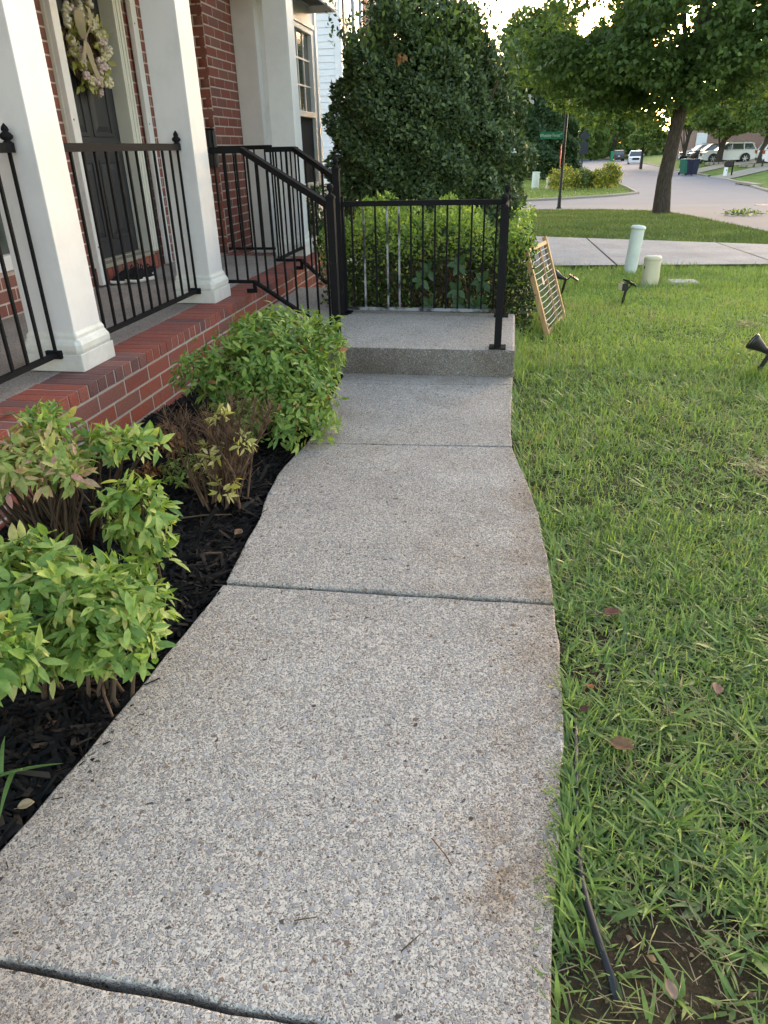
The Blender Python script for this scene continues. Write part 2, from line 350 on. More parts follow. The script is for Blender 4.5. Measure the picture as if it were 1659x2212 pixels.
def leaf_objs(name, tm, key, P, D, Nn, sc, mt, parent, limit=300):
    """the largest leaves in view become parts, the rest one mass"""
    n = len(P); cp = np.array((0, 0, CAMH)); d = np.linalg.norm(P - cp, axis=1)
    out = unit(P - P.mean(0)); facing = (out * unit(cp - P)).sum(1)
    vis = np.array([in_view(p, 0) for p in P])
    score = sc / d * (.35 + np.clip(facing, -.3, 1)) * np.where(vis, 1, .01)
    idx = np.argsort(-score); pick = idx[:limit]; rest = idx[limit:]
    if key not in LEAFMESH:
        LEAFMESH[key] = np_mesh(name, tm[0], tm[1], mt)
    Dn, s, nn = frames(D, Nn)
    for i in pick:
        m = Matrix.Identity(4)
        for r in range(3):
            m[r][0] = Dn[i, r] * sc[i]; m[r][1] = s[i, r] * sc[i] * (.72 + .5 * ((i * .618) % 1)); m[r][2] = nn[i, r] * sc[i]; m[r][3] = P[i, r]
        inst(name, LEAFMESH[key], m, parent)
    if len(rest): cloud('foliage', tm, P[rest], D[rest], Nn[rest], sc[rest], RNG.random(len(rest)), mt, parent)
def sprigs(c, rad, n, per=5, leaf=.055, shell=(.72, 1.02), low=-.55, spread=.75, rough=.16):
    """leaf sprigs over an uneven ellipsoid: returns P, D, N, scale"""
    c = np.array(c); rad = np.array(rad)
    u = rand_dirs(n * 3); u = u[u[:, 2] > low][:n]; n = len(u)
    lump = 1 + rough * np.sin(u[:, 0] * 5 + c[0] * 9) * np.cos(u[:, 1] * 6 + c[1] * 7) + rough * .6 * np.sin(u[:, 2] * 9 + u[:, 0] * 7)
    t = RNG.uniform(*shell, n) * lump
    B = c + u * rad * t[:, None]
    out = unit(u * np.array([1, 1, .9]) + np.array([0, 0, .35]) + RNG.normal(scale=.25, size=(n, 3)))
    B = np.repeat(B, per, 0); O = np.repeat(out, per, 0)
    side = rand_dirs(len(B)); side = unit(side - O * (side * O).sum(1, keepdims=True))
    D = unit(O * RNG.uniform(.15, .8, (len(B), 1)) + side * spread + np.array([0, 0, -.12]))
    Nn = unit(O + np.array([0, 0, .5]) + RNG.normal(scale=.25, size=O.shape))
    P = B + side * RNG.uniform(0, leaf * .35, (len(B), 1)) + O * RNG.uniform(-leaf * .5, leaf * .3, (len(B), 1))
    sc = leaf * RNG.uniform(.4, 1.3, len(B))
    return P, D, Nn, sc

# ================================================================== SETTING: ground, road, walk
def grid_sheet(name, xs, ys, fz, mt, kind='structure', smooth=True):
    X, Y = np.meshgrid(xs, ys); Z = fz(X, Y); nx, ny = len(xs), len(ys)
    V = np.stack([X, Y, Z], -1).reshape(-1, 3)
    i = (np.arange(ny - 1)[:, None] * nx + np.arange(nx - 1)[None]).ravel()
    F = np.stack([i, i + 1, i + nx + 1, i + nx], 1)
    return np_obj(name, V, F, mt, None, kind, None, smooth)
def soil_bumps(x, y):
    return gz(x, y) - .012 + .012 * np.sin(x * 9 + np.sin(y * 7)) * np.sin(y * 8 + 1.3 * np.sin(x * 5)) * (np.abs(x) < 8) * (y < 14)
xs = np.unique(np.concatenate([np.linspace(-300, -20, 15), np.linspace(-20, -4, 17), np.linspace(-4, 9, 131), np.linspace(9, 40, 32), np.linspace(40, 300, 14)]))
ys = np.unique(np.concatenate([np.linspace(-30, -1, 8), np.linspace(-1, 12, 131), np.linspace(12, 30, 46), np.linspace(30, 170, 71), np.linspace(170, 500, 12)]))
grid_sheet('lawn', xs, ys, soil_bumps, M['lawn'])

KL = np.array([(37.5, 5.69), (44, 5.96), (52, 6.15), (80, 7.3), (125, 8.8), (160, 11), (230, 18)])
def road_left(y):
    if y < 26.6: return float(np.interp(y, [10, 16, 18, 20, 22.5, 24.9, 26.2, 26.6], [5.0, 4.99, 4.96, 4.88, 4.78, 4.5, 2.9, .1]))
    if y < 32.5: return -40.0
    if y < 37.5: return float(np.interp(y, [32.5, 33.8, 35.8, 36.9, 37.5], [-.2, 2.0, 4.34, 5.18, 5.69]))
    return float(np.interp(y, KL[:, 0], KL[:, 1]))
ry = sorted(set(np.round(np.concatenate([np.arange(10, 26.6, .5), [26.2, 26.59, 26.61], np.arange(27, 32.5, .5), [32.49, 32.51], np.arange(33, 38, .25), np.arange(38, 80, 2), np.arange(80, 231, 5)]), 3)))
V, F = [], []
for k, y in enumerate(ry):
    a, b = road_left(y), float(kerb_right(y))
    for i in range(9):
        x = a + (b - a) * i / 8
        V.append((x, y, float(gz(min(x, kerb_right(y)), y)) + .025))
    if k:
        F += [((k - 1) * 9 + i, (k - 1) * 9 + i + 1, k * 9 + i + 1, k * 9 + i) for i in range(8)]
np_obj('road', np.array(V), np.array(F), M['asphalt'], None, 'structure', None, True)
def kerb_sweep(name, pts, w=.16, h=.11, seg=1.5):
    P = [Vector((x, y, 0)) for x, y in pts]; Q = [P[0]]
    for a, b in zip(P, P[1:]):
        n = max(1, int((b - a).length / seg)); Q += [a.lerp(b, (i + 1) / n) for i in range(n)]
    mb = MB(); prof = [(-w / 2, -.15), (-w / 2, h - .03), (-w / 2 + .04, h), (w / 2, h), (w / 2, -.15)]; v = []
    for i, p in enumerate(Q):
        d = (Q[min(i + 1, len(Q) - 1)] - Q[max(i - 1, 0)]).normalized(); s = Vector((d.y, -d.x, 0)); z = float(gz(p.x, p.y))
        v += [p + s * a + Vector((0, 0, z + b)) for a, b in prof]
    m = len(prof)
    mb.add(v, [(i * m + k, i * m + k + 1, (i + 1) * m + k + 1, (i + 1) * m + k) for i in range(len(Q) - 1) for k in range(m - 1)])
    return mb.build(name, M['kerb'], None, 'structure')
kerb_sweep('kerb', [(-20, 29), (-.2, 32.5), (2.0, 33.8), (4.34, 35.8), (5.18, 36.9), (5.69, 37.9), (5.96, 44), (6.15, 52), (7.3, 80), (8.8, 125), (11, 160)][::-1])
kerb_sweep('kerb', [(9.6, 16), (10.9, 30), (11.48, 38.2), (12.1, 43)])
kerb_sweep('kerb', [(12.55, 46.5), (13.29, 53)])
kerb_sweep('kerb', [(13.6, 59), (14.8, 78), (16.5, 100), (17.6, 113.6), (21, 159)])
# storm drain mouth in the right kerb
dr = thing('storm_drain', 'dark storm drain opening set in the pale kerb at the right edge of the street', 'drain', (12.2, 44.7, float(gz(12.2, 44.7))))
mb = MB(); mb.box(12.15, 12.6, 43.0, 46.4, dr.location.z + .06, dr.location.z + .16); mb.build('lid', M['kerb'], dr)
mb = MB(); mb.box(12.3, 12.6, 43.1, 46.3, dr.location.z - .05, dr.location.z + .058); mb.build('opening', mat('drain_dark', (.01, .01, .01), .9), dr)
for yy in (43.0, 44.6, 46.2): mb = MB(); mb.box(12.12, 12.2, yy, yy + .2, dr.location.z - .05, dr.location.z + .058); mb.build('post', M['kerb'], dr)

def strip_quad(name, A, B, mt, dz, n=12):
    """sheet between polyline ends A=(near left, near right) and B=(far left, far right), laid on the ground"""
    V, F = [], []
    for j in range(n + 1):
        for i in range(n + 1):
            a = Vector(A[0]).lerp(Vector(A[1]), i / n); b = Vector(B[0]).lerp(Vector(B[1]), i / n); q = a.lerp(b, j / n)
            V.append((q.x, q.y, float(gz(q.x, q.y)) + dz))
    F = [(j * (n + 1) + i, j * (n + 1) + i + 1, (j + 1) * (n + 1) + i + 1, (j + 1) * (n + 1) + i) for j in range(n) for i in range(n)]
    return np_obj(name, np.array(V), np.array(F), mt, None, 'structure', None, True)
# near driveway: five poured slabs with recessed joints between them
def dn(x): return 9.82 + .085 * x
def df(x): return 14.95 - .5 * x
JX = [-8.65, -4.65, -2.65, -.65, 1.35, 3.35, 5.0]
for a, b in zip(JX, JX[1:]):
    strip_quad('driveway', ((a + .012, dn(a), 0), (b - .012, dn(b), 0)), ((a + .012, df(a), 0), (b - .012, df(b), 0)), M['drive'], .05)
# driveways across the street
strip_quad('driveway', ((13.3, 53.4, 0), (24, 63.5, 0)), ((13.5, 58.6, 0), (24, 68, 0)), M['kerb'], .03)
strip_quad('driveway', ((14.0, 66, 0), (24, 76.5, 0)), ((14.4, 72, 0), (26, 86, 0)), M['kerb'], .03)

# ---- front walk
LP = np.array([(-.6, -1.04), (.3, -.99), (.83, -.949), (1.2, -.909), (1.5, -.886), (1.84, -.856), (2.2, -.88), (2.64, -.94), (2.85, -.94), (3.04, -.905), (3.4, -.93), (4.3, -.99)])
RP = np.array([(-.6, .1), (.3, .115), (.673, .129), (1.04, .161), (1.27, .187), (1.5, .196), (1.7, .197), (1.87, .191), (2.2, .18), (2.455, .163), (2.8, .115), (3.0, .07), (3.145, .055), (3.6, .05), (4.3, .053)])
def smooth_interp(T, y):
    return (np.interp(y - .12, T[:, 0], T[:, 1]) + np.interp(y, T[:, 0], T[:, 1]) * 2 + np.interp(y + .12, T[:, 0], T[:, 1])) / 4
def WL(y): return smooth_interp(LP, y)
def WR(y): return smooth_interp(RP, y)
walk = bpy.data.objects.new('walkway', None); C.objects.link(walk); walk['kind'] = 'structure'
joints = [((-1.05, -.55), (.12, -.55)), ((-1.05, .635), (.13, .603)), ((-.86, 1.848), (.19, 1.872)), ((-.905, 3.08), (.055, 3.145)), ((-.98, 4.05), (.05, 4.13)), ((-.98, 4.29), (.053, 4.29))]
zs = [-.001, 0, .004, .003, .001]
def walk_slab(j0, j1, dz, gap0, gap1):
    ya0, ya1 = j0[0][1] + gap0, j0[1][1] + gap0; yb0, yb1 = j1[0][1] - gap1, j1[1][1] - gap1
    n = 14; Lp = [(float(WL(y)) + RNG.normal() * .0025, y) for y in np.linspace(ya0, yb0, n)]; Rp = [(float(WR(y)) + RNG.normal() * .0025, y) for y in np.linspace(ya1, yb1, n)]
    m = 16
    near = [(Lp[0][0] + (Rp[0][0] - Lp[0][0]) * t, ya0 + (ya1 - ya0) * t + RNG.normal() * .0022) for t in np.linspace(0, 1, m)[1:-1]]
    far = [(Lp[-1][0] + (Rp[-1][0] - Lp[-1][0]) * t, yb0 + (yb1 - yb0) * t + RNG.normal() * .0022) for t in np.linspace(0, 1, m)[1:-1]]
    mb = MB(); mb.prism(Lp[::-1] + near + Rp + far[::-1], -.1, dz)
    return mb.build('concrete_slab', M['walk'], walk, bevel=.0055)
gaps = [.0, .0062, .0075, .006, .0035, .004]
for k in range(5): walk_slab(joints[k], joints[k + 1], zs[k], gaps[k], gaps[k + 1])

# ---- stoop landing
LZ = .165
mb = MB(); mb.prism([(-1.845, 4.9), (-1.12, 4.285), (.058, 4.285), (.058, 5.34), (-1.26, 5.42), (-1.5, 6.36), (-1.845, 6.38)][::1], -.1, LZ)
ld = mb.build('stoop', M['landing'], None, bevel=.014)
M['riser'] = aggregate('riser_aggregate', (.17, .15, .125), .5)  # darker aggregate for the vertical faces of the landing
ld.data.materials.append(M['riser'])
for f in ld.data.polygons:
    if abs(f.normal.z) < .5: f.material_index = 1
tag(ld, 'raised concrete landing slab at the end of the walk below the porch steps', 'landing')

# ---- mulch bed
def bedz(x, y): return -.022 + .018 * np.sin(x * 7 + 2 * np.sin(y * 3)) * np.sin(y * 6 + x) - .02 * sstep(.12, 0, WL(np.clip(y, -.5, 4.2)) - x)
bx, by = np.linspace(0, 1, 30), np.linspace(-.6, 4.95, 110)
X = -1.86 + (WL(np.clip(by, -.5, 4.2))[:, None] + .01 + 1.86) * bx[None]; Y = np.repeat(by[:, None], 30, 1)
V = np.stack([X, Y, bedz(X, Y)], -1).reshape(-1, 3); i = (np.arange(109)[:, None] * 30 + np.arange(29)[None]).ravel()
np_obj('mulch_bed', V, np.stack([i, i + 1, i + 31, i + 30], 1), M['mulchbase'], None, 'structure', None, True)
nch = 26000
cy = RNG.uniform(.2, 4.9, nch); t = RNG.random(nch); cx = -1.84 + (WL(np.clip(cy, -.5, 4.2)) - .025 + 1.84) * t
L_ = RNG.gamma(3, .011, nch) + .008; Wd = RNG.uniform(.003, .009, nch); an = RNG.uniform(0, 6.28, nch); ti = RNG.normal(scale=.3, size=nch)
cx[:60] = WL(cy[:60]) + np.abs(RNG.normal(scale=.025, size=60)); spill = np.arange(nch) < 60
D = np.stack([np.cos(an) * np.cos(ti), np.sin(an) * np.cos(ti), np.sin(ti)], 1); s_ = unit(np.cross(D, np.array([0, 0, 1]) + RNG.normal(scale=.4, size=(nch, 3)))); nn = np.cross(s_, D)
Pc = np.stack([cx, cy, np.where(spill, .003, bedz(cx, cy) + .006 + RNG.random(nch) * .014)], 1); D[:160, 2] = 0; L_[:60] *= .25; Wd[:60] *= .4
corn = np.array([(-1, -1, 0), (1, -.6, 0), (1, .7, 0), (-.9, 1, 0), (0, 0, .7)])
Vc = Pc[:, None] + corn[None, :, 0:1] * D[:, None] * L_[:, None, None] + corn[None, :, 1:2] * s_[:, None] * Wd[:, None, None] + corn[None, :, 2:3] * nn[:, None] * Wd[:, None, None]
Fc = np.array([(0, 1, 4), (1, 2, 4), (2, 3, 4), (3, 0, 4)])[None] + (np.arange(nch) * 5)[:, None, None]
tint = np.where(RNG.random(nch) < .93, RNG.random(nch) * .85, RNG.uniform(.9, .99, nch))
mu = np_obj('mulch', Vc.reshape(-1, 3), Fc.reshape(-1, 3), M['mulch'], None, 'stuff', np.repeat(tint, 5))
tag(mu, 'shredded black mulch covering the bed between walk and porch', 'mulch')

# ================================================================== BRICKWORK
def unit_brick(seed, cx=.012, cy=.03, cz=.035):
    r = random.Random(seed); bm = bmesh.new(); bmesh.ops.create_cube(bm, size=1)
    bmesh.ops.bevel(bm, geom=bm.edges[:], offset=.03, segments=1, affect='EDGES')
    for v in bm.verts:
        v.co.x = math.copysign(.5 - (.5 - abs(v.co.x)) * (cx / .03), v.co.x) + r.uniform(-.004, .004)
        v.co.z = math.copysign(.5 - (.5 - abs(v.co.z)) * (cz / .03), v.co.z) + r.uniform(-.012, .012)
        v.co.y += r.uniform(-.012, .012)
    me = bpy.data.meshes.new('brick'); bm.to_mesh(me); bm.free(); return me
def brick_pool(mt):
    out = []
    for s in range(6):
        me = unit_brick(s); me.materials.append(mt); out.append(me)
    return out
BP, BH = brick_pool(M['brick']), brick_pool(M['brick_house'])
def course_wall(u0, u1, z0, nc, at, normal, U, pitch=.081, bl=.254, bh=.0695, joint=.0105, depth=.06, start=0, skip=None):
    """running bond; at(u) -> (x, y) of the wall face; specs of (centre, axes, dims)"""
    out = []
    for k in range(nc):
        z = z0 + k * pitch; u = u0 - (bl / 2 if (k + start) % 2 else 0)
        while u < u1 - .01:
            a, b = max(u, u0), min(u + bl, u1); u += bl
            pieces = [(a, b - joint)]
            if skip:
                for s0, s1, sz0, sz1 in skip:
                    nw = []
                    for p, q in pieces:
                        if z + bh > sz0 and z < sz1 and q > s0 and p < s1:
                            if p < s0 - .03: nw.append((p, s0 - .004))
                            if q > s1 + .03: nw.append((s1 + .004, q))
                        else: nw.append((p, q))
                    pieces = nw
            for p, q in pieces:
                if q - p < .025: continue
                x, y = at((p + q) / 2); nrm = Vector(normal)
                c = Vector((x, y, z + bh / 2)) - nrm * (depth / 2 - random.uniform(-.0005, .0009))
                out.append((c, Vector(U), nrm, q - p, depth, bh))
    return out
def lay(specs, pool, parent, limit=300):
    cp = Vector((0, 0, CAMH))
    sc = sorted(specs, key=lambda s: -(s[3] * s[5] / (s[0] - cp).length_squared) * (1 if in_view(s[0], 60) else .001))
    def mtx(s):
        c, U, nrm, L, D_, H = s; zz = Vector((0, 0, 1))
        m = Matrix.Identity(4)
        for r in range(3): m[r][0] = U[r] * L; m[r][1] = nrm[r] * D_; m[r][2] = zz[r] * H; m[r][3] = c[r]
        return m
    for s in sc[:limit]: inst('brick', random.choice(pool), mtx(s), parent)
    rest = sc[limit:]
    if rest:
        Vs, Fs, Ts, o = [], [], [], 0
        me = pool[0]; base = np.array([v.co[:] for v in me.vertices]); me.calc_loop_triangles(); fc = np.array([t.vertices[:] for t in me.loop_triangles])
        for s in rest:
            m = np.array(mtx(s)); Vs.append(base @ m[:3, :3].T + m[:3, 3]); Fs.append(fc + o); o += len(base); Ts.append(np.full(len(base), random.random()))
        np_obj('brick', np.concatenate(Vs), np.concatenate(Fs), pool[0].materials[0], parent, 'stuff', np.concatenate(Ts))

PZ = .3276; PX = -1.85; PY1 = 7.42; PY0 = .9
porch = thing('porch', 'raised brick porch with concrete floor and brick rowlock edge beside the walk', 'porch', (-2.5, 4, 0))
mb = MB(); mb.box(-3.185, -2.098, PY0, PY1 - .25, -.1, PZ - .004); mb.build('porch_floor', M['porchfloor'], porch)
mb = MB(); mb.box(-2.098, PX - .003, PY0, PY1 - .003, -.12, PZ - .0025); mb.box(-2.85, -2.098, PY1 - .25, PY1 - .003, -.12, PZ - .0025); mb.build('mortar_core', M['mortar'], porch)
sp = []
pit = .0815
nrow = int((PY1 - PY0) / pit)
for k in range(nrow):      # rowlock bricks across the top edge
    y = PY1 - .036 - k * pit
    sp.append((Vector((PX - .122 + random.uniform(-.0015, .0025), y, PZ - .0315 + random.uniform(-.0006, .0012))), Vector((1, 0, 0)), Vector((0, 1, 0)), .245, .0715, .063))
for k in range(9):         # rowlock along the far end of the porch floor
    sp.append((Vector((-2.14 - k * pit, PY1 - .122, PZ - .033)), Vector((0, 1, 0)), Vector((-1, 0, 0)), .245, .0715, .063))
sp += course_wall(PY0, PY1 - .07, .184 - .081 * 3, 4, lambda u: (PX - .001, u), (1, 0, 0), (0, 1, 0), start=1)
sp += [(Vector((PX - .12, PY1 - .036, .184 - .081 * k + .035)), Vector((1, 0, 0)), Vector((0, 1, 0)), .24, .07, .0695) for k in range(4)]
lay(sp, BP, porch)

# ================================================================== HOUSE
WX = -3.19
house = thing('brick_house', 'red brick house with dark front door, white trimmed walls and a white window bay', 'house', (-4, 6, 0))
sp = []
DY0, DY1, DZT = 5.36, 6.44, 2.52
sp += course_wall(1.2, 7.34, PZ + .004, 32, lambda u: (WX, u), (1, 0, 0), (0, 1, 0), skip=[(DY0, DY1, PZ - .1, DZT), (3.55, 4.62, .62, 2.3)])
sp += course_wall(-3.19, -2.84, PZ + .004, 32, lambda u: (u, 7.34), (0, -1, 0), (1, 0, 0), start=0)
sp += course_wall(7.342, 8.22, .184 - .081 * 2, 34, lambda u: (-2.84, u), (1, 0, 0), (0, 1, 0), start=1)
lay(sp, BH, house)
mb = MB(); x1 = WX - .0022
for a, b, c, d in ((-.5, 3.55, 0, 2.969), (3.55, 4.62, 0, .62), (3.55, 4.62, 2.3, 2.969), (4.62, DY0, 0, 2.969), (DY0, DY1, DZT, 2.969), (DY1, 7.3422, 0, 2.969)):
    mb.box(x1 - .2, x1, a, b, c, d)
mb.box(x1 + .001, -2.8422, 7.3422, 8.3, 0, 2.72)
mb.build('wall', M['mortar_house'], house)
mb = MB(); mb.box(-9, x1 - .2, -.5, 9.33, -.2, 5.4); mb.box(x1 - .2, -2.9, 8.3, 9.33, -.2, 5.4); mb.box(x1 - .2, x1, -.5, 8.3, 2.97, 5.4); mb.build('upper_wall', M['siding'], house)
# doorway
DX = -3.30
mb = MB()
mb.box(DX - .02, WX + .012, 6.33, 6.352, PZ + .14, 2.48); mb.box(DX - .02, WX + .012, 5.388, 5.41, PZ + .14, 2.48); mb.box(DX - .02, WX + .012, 5.388, 6.352, 2.45, 2.48)   # jambs
mb.box(WX - .03, WX + .014, 6.353, 6.375, PZ + .14, 2.5); mb.box(WX - .03, WX + .022, 6.376, 6.41, PZ + .14, 2.5); mb.box(WX - .03, WX + .03, 6.411, 6.437, PZ + .14, 2.5)   # moulded casing
mb.box(WX - .03, WX + .025, 5.325, 5.386, PZ + .14, 2.5); mb.box(WX - .03, WX + .025, 5.325, 6.437, 2.505, 2.6)
mb.build('door_frame', M['trim'], house, bevel=.004)
for ya in (5.335, 6.53):
    mb = MB(); mb.box(WX + .024, WX + .062, ya, ya + .092, PZ + .012, 2.6); mb.box(WX + .003, WX + .0235, ya + .03, ya + .06, PZ + .3, 2.6); bd = mb.build('trim_board', M['white'], house, bevel=.004)
    mb = MB()
    for zz in (.62, 1.48, 2.2): mb.lathe([(0, .004), (.007, .003), (.008, 0)], (WX + .062, ya + .03, zz), 8, (1, 0, 0))
    mb.build('screw', mat('screw_steel', (.3, .28, .26), .4, .5, .8), bd)
mb = MB(); mb.box(DX - .045, DX, 5.412, 6.328, PZ + .15, 2.448)
door = mb.build('door', M['door'], house)
for (a, b, c, d) in ((5.52, 5.83, 2.1, 2.36), (5.91, 6.22, 2.1, 2.36), (5.52, 5.83, 1.38, 2.02), (5.91, 6.22, 1.38, 2.02), (5.52, 5.83, .62, 1.22), (5.91, 6.22, .62, 1.22)):
    mb = MB()
    for (p, q, r_a, s_a) in ((a, b, c, c + .028), (a, b, d - .028, d), (a, a + .028, c + .028, d - .028), (b - .028, b, c + .028, d - .028)): mb.box(DX - .002, DX + .009, p, q, r_a, s_a)
    mb.add([(DX + .001, a + .035, c + .035), (DX + .001, b - .035, c + .035), (DX + .001, b - .035, d - .035), (DX + .001, a + .035, d - .035), (DX + .011, a + .075, c + .075), (DX + .011, b - .075, c + .075), (DX + .011, b - .075, d - .075), (DX + .011, a + .075, d - .075)],
           [(0, 1, 5, 4), (1, 2, 6, 5), (2, 3, 7, 6), (3, 0, 4, 7), (4, 5, 6, 7)])
    mb.build('door_panel', M['door'], door, bevel=.003)
mb = MB(); mb.box(DX + .0, WX + .035, 5.4, 6.34, PZ + .118, PZ + .15); mb.box(DX - .04, DX + .05, 5.4, 6.34, PZ + .15, PZ + .162)
mb.build('door_sill', mat('sill_wood', (.33, .3, .23), .7), house, bevel=.004)
sp = [(Vector((WX - .06, 5.37 + k * pit, PZ + .06)), Vector((1, 0, 0)), Vector((0, 1, 0)), .18, .0715, .11) for k in range(14)]
for s in sp:
    m = Matrix.Identity(4)
    for r in range(3): m[r][0] = s[1][r] * s[3]; m[r][1] = s[2][r] * s[4]; m[r][2] = (0, 0, 1)[r] * s[5]; m[r][3] = s[0][r]
    inst('brick', random.choice(BP), m, house)
# front room window left of the door (its casing shows past the first column)
mb = MB()
for a in ((3.55, 3.66, .6, 2.3), (4.51, 4.62, .6, 2.3), (3.66, 4.51, 2.2, 2.3), (3.66, 4.51, .6, .69)): mb.box(WX - .06, WX + .028, *a)
wn = mb.build('window', M['white'], house, bevel=.004)
mb = MB(); mb.box(WX - .05, WX - .035, 3.66, 4.51, .69, 2.2); mb.build('pane', M['glass'], wn)
# far window bay
BX, BY0, BY1 = -2.3, 8.222, 9.215
WZ0, WZ1 = .86, 2.42
mb = MB(); wy0, wy1 = 8.275, 9.105
mb.box(-2.9, BX, BY0 + .002, wy0, .84, 2.62); mb.box(-2.9, BX, wy1, BY1, .84, 2.62); mb.box(-2.9, BX, wy0, wy1, WZ1, 2.62); mb.box(-2.9, BX - .06, wy0, wy1, -.1, WZ1)
mb.build('bay_wall', M['white'], house)
mb = MB(); mb.box(-2.837, BX - .03, BY0 - .03, BY0, -.05, 2.62); mb.build('side_panel', M['white'], house)
mb = MB(); mb.box(-2.836, -2.6, BY0 - .15, BY0 - .032, -.05, 2.62); mb.build('pilaster', M['white'], house, bevel=.004)
mb = MB(); mb.box(BX - .06, BX + .02, BY1 + .001, BY1 + .08, .1, 2.62); mb.build('corner_board', paint('cool_white', (.66, .72, .76), .4), house, bevel=.003)
for k in range(8):
    z0 = -.1 + k * .118
    mb = MB(); mb.add([(BX + .018, BY0, z0), (BX + .018, BY1, z0), (BX + .002, BY1, z0 + .116), (BX + .002, BY0, z0 + .116), (BX - .03, BY0, z0), (BX - .03, BY1, z0), (BX - .03, BY1, z0 + .116), (BX - .03, BY0, z0 + .116)],
                       [(0, 1, 2, 3), (4, 7, 6, 5), (0, 4, 5, 1), (3, 2, 6, 7), (0, 3, 7, 4), (1, 5, 6, 2)])
    mb.build('siding_board', M['siding'], house)
mb = MB()
for a in ((wy0, wy0 + .055, WZ0, WZ1), (wy1 - .055, wy1, WZ0, WZ1), (wy0 + .055, wy1 - .055, WZ1 - .05, WZ1), (wy0 + .055, wy1 - .055, WZ0, WZ0 + .06), (wy0 + .055, wy1 - .055, 1.575, 1.63)): mb.box(BX - .05, BX + .016, *a)
mb.box(BX - .05, BX + .03, wy0 - .04, wy1 + .04, WZ1 + .001, WZ1 + .05)
wn = mb.build('window', M['white'], house, bevel=.004)
mb = MB(); mb.box(BX - .04, BX - .03, wy0 + .055, wy1 - .055, 1.63, WZ1 - .05); mb.build('pane', M['glass'], wn)
mb = MB(); mb.box(BX - .03, BX - .022, wy0 + .056, wy1 - .056, WZ0 + .06, 1.575); mb.build('screen', M['screen'], wn)
mb = MB()
for k in (1, 2):
    yy = wy0 + .055 + (wy1 - wy0 - .11) * k / 3; mb.box(BX - .029, BX - .019, yy - .008, yy + .008, 1.63, WZ1 - .05)
    zz = 1.63 + (WZ1 - .05 - 1.63) * k / 3; mb.box(BX - .028, BX - .0185, wy0 + .055, wy1 - .055, zz - .008, zz + .008)
mb.build('muntin', M['white'], wn)
mb = MB(); mb.box(-3.2, -2.0, 8.0, 9.0, 2.625, 2.64); mb.build('soffit', paint('soffit_vinyl', (.6, .6, .57), .6), house)
mb = MB()
for k in range(14): mb.box(-2.26, -2.02, 8.03 + k * .068, 8.04 + k * .068, 2.616, 2.624)
mb.build('soffit_groove', mat('groove', (.2, .2, .19), .8), house)
mb = MB(); mb.box(-2.0, -1.975, 7.95, 9.02, 2.56, 2.78); mb.box(-3.2, -2.0, 9.0, 9.02, 2.56, 2.78); mb.build('fascia', M['white'], house)
mb = MB(); mb.box(-3.2, -1.98, 7.95, 9.03, 2.78, 2.82); mb.build('bay_roof', mat('shingle', (.08, .075, .07), .9), house)
# porch roof over the columns (above the frame; it shades the door)
mb = MB(); mb.box(x1, -1.95, -.5, 7.45, 2.945, 2.96); mb.build('porch_ceiling', M['white'], house)
mb = MB(); mb.box(-2.27, -1.97, -.5, 7.45, 2.75, 2.94); mb.build('porch_beam', M['white'], house)
mb = MB(); mb.add([(x1, -.6, 3.8), (-1.6, -.6, 2.97), (-1.6, 7.6, 2.97), (x1, 7.6, 3.8), (x1, -.6, 2.97), (x1, 7.6, 2.97)], [(0, 1, 2, 3), (0, 4, 1), (3, 2, 5), (1, 4, 5, 2)]); mb.build('porch_roof', mat('porch_shingle', (.08, .075, .07), .9), house)

# ---- columns
def column(y, label):
    t = thing('porch_column', label, 'column', (-2.12, y, PZ), 'white square porch columns on the brick edge')
    h, x = .15, -2.12
    mb = MB(); mb.box(x - h, x + h, y - h, y + h, PZ + .001, PZ + .085); mb.build('plinth', M['cream'], t, bevel=.004)
    prof = [(.146, .086), (.15, .1), (.15, .125), (.142, .142), (.134, .148), (.131, .152), (.131, .166), (.127, .174), (.122, .181), (.1205, .19)]
    mb = MB(); v = []
    for r, z in prof:
        rr = .02 if r > .135 else .006
        for sx, sy in ((1, 1), (-1, 1), (-1, -1), (1, -1)):
            for a in (0, 1):
                # softened corners
                ca = ((sx, sy) if a == 0 else (sx, sy))
                if (sx * sy > 0) == (a == 0): v.append((x + sx * r, y + sy * (r - rr), PZ + z))
                else: v.append((x + sx * (r - rr), y + sy * r, PZ + z))
    mb.add(v, [(i * 8 + k, i * 8 + (k + 1) % 8, (i + 1) * 8 + (k + 1) % 8, (i + 1) * 8 + k) for i in range(len(prof) - 1) for k in range(8)])
    mb.build('base_moulding', M['cream'], t, bevel=.002)
    mb = MB(); a, b = .119, .107; mb.add([(x + i * q, y + j * q, zz) for zz, q in ((PZ + .18, a), (2.748, b)) for i, j in ((-1, -1), (1, -1), (1, 1), (-1, 1))], [(3, 2, 1, 0), (4, 5, 6, 7), (0, 1, 5, 4), (1, 2, 6, 5), (2, 3, 7, 6), (3, 0, 4, 7)]); mb.build('shaft', M['white'], t, bevel=.004)
    mb = MB(); mb.box(x - .14, x + .14, y - .14, y + .14, 2.66, 2.74); mb.build('capital', M['white'], t, bevel=.01)
column(3.20, 'white square column at the left, nearest to the viewer, standing before the left trim board')
column(4.885, 'white square column between the front door and the stair railing')
column(7.26, 'white square column at the far end of the porch beside the bay window')
column(1.33, 'white square column at the near end of the porch, left of the first railing')

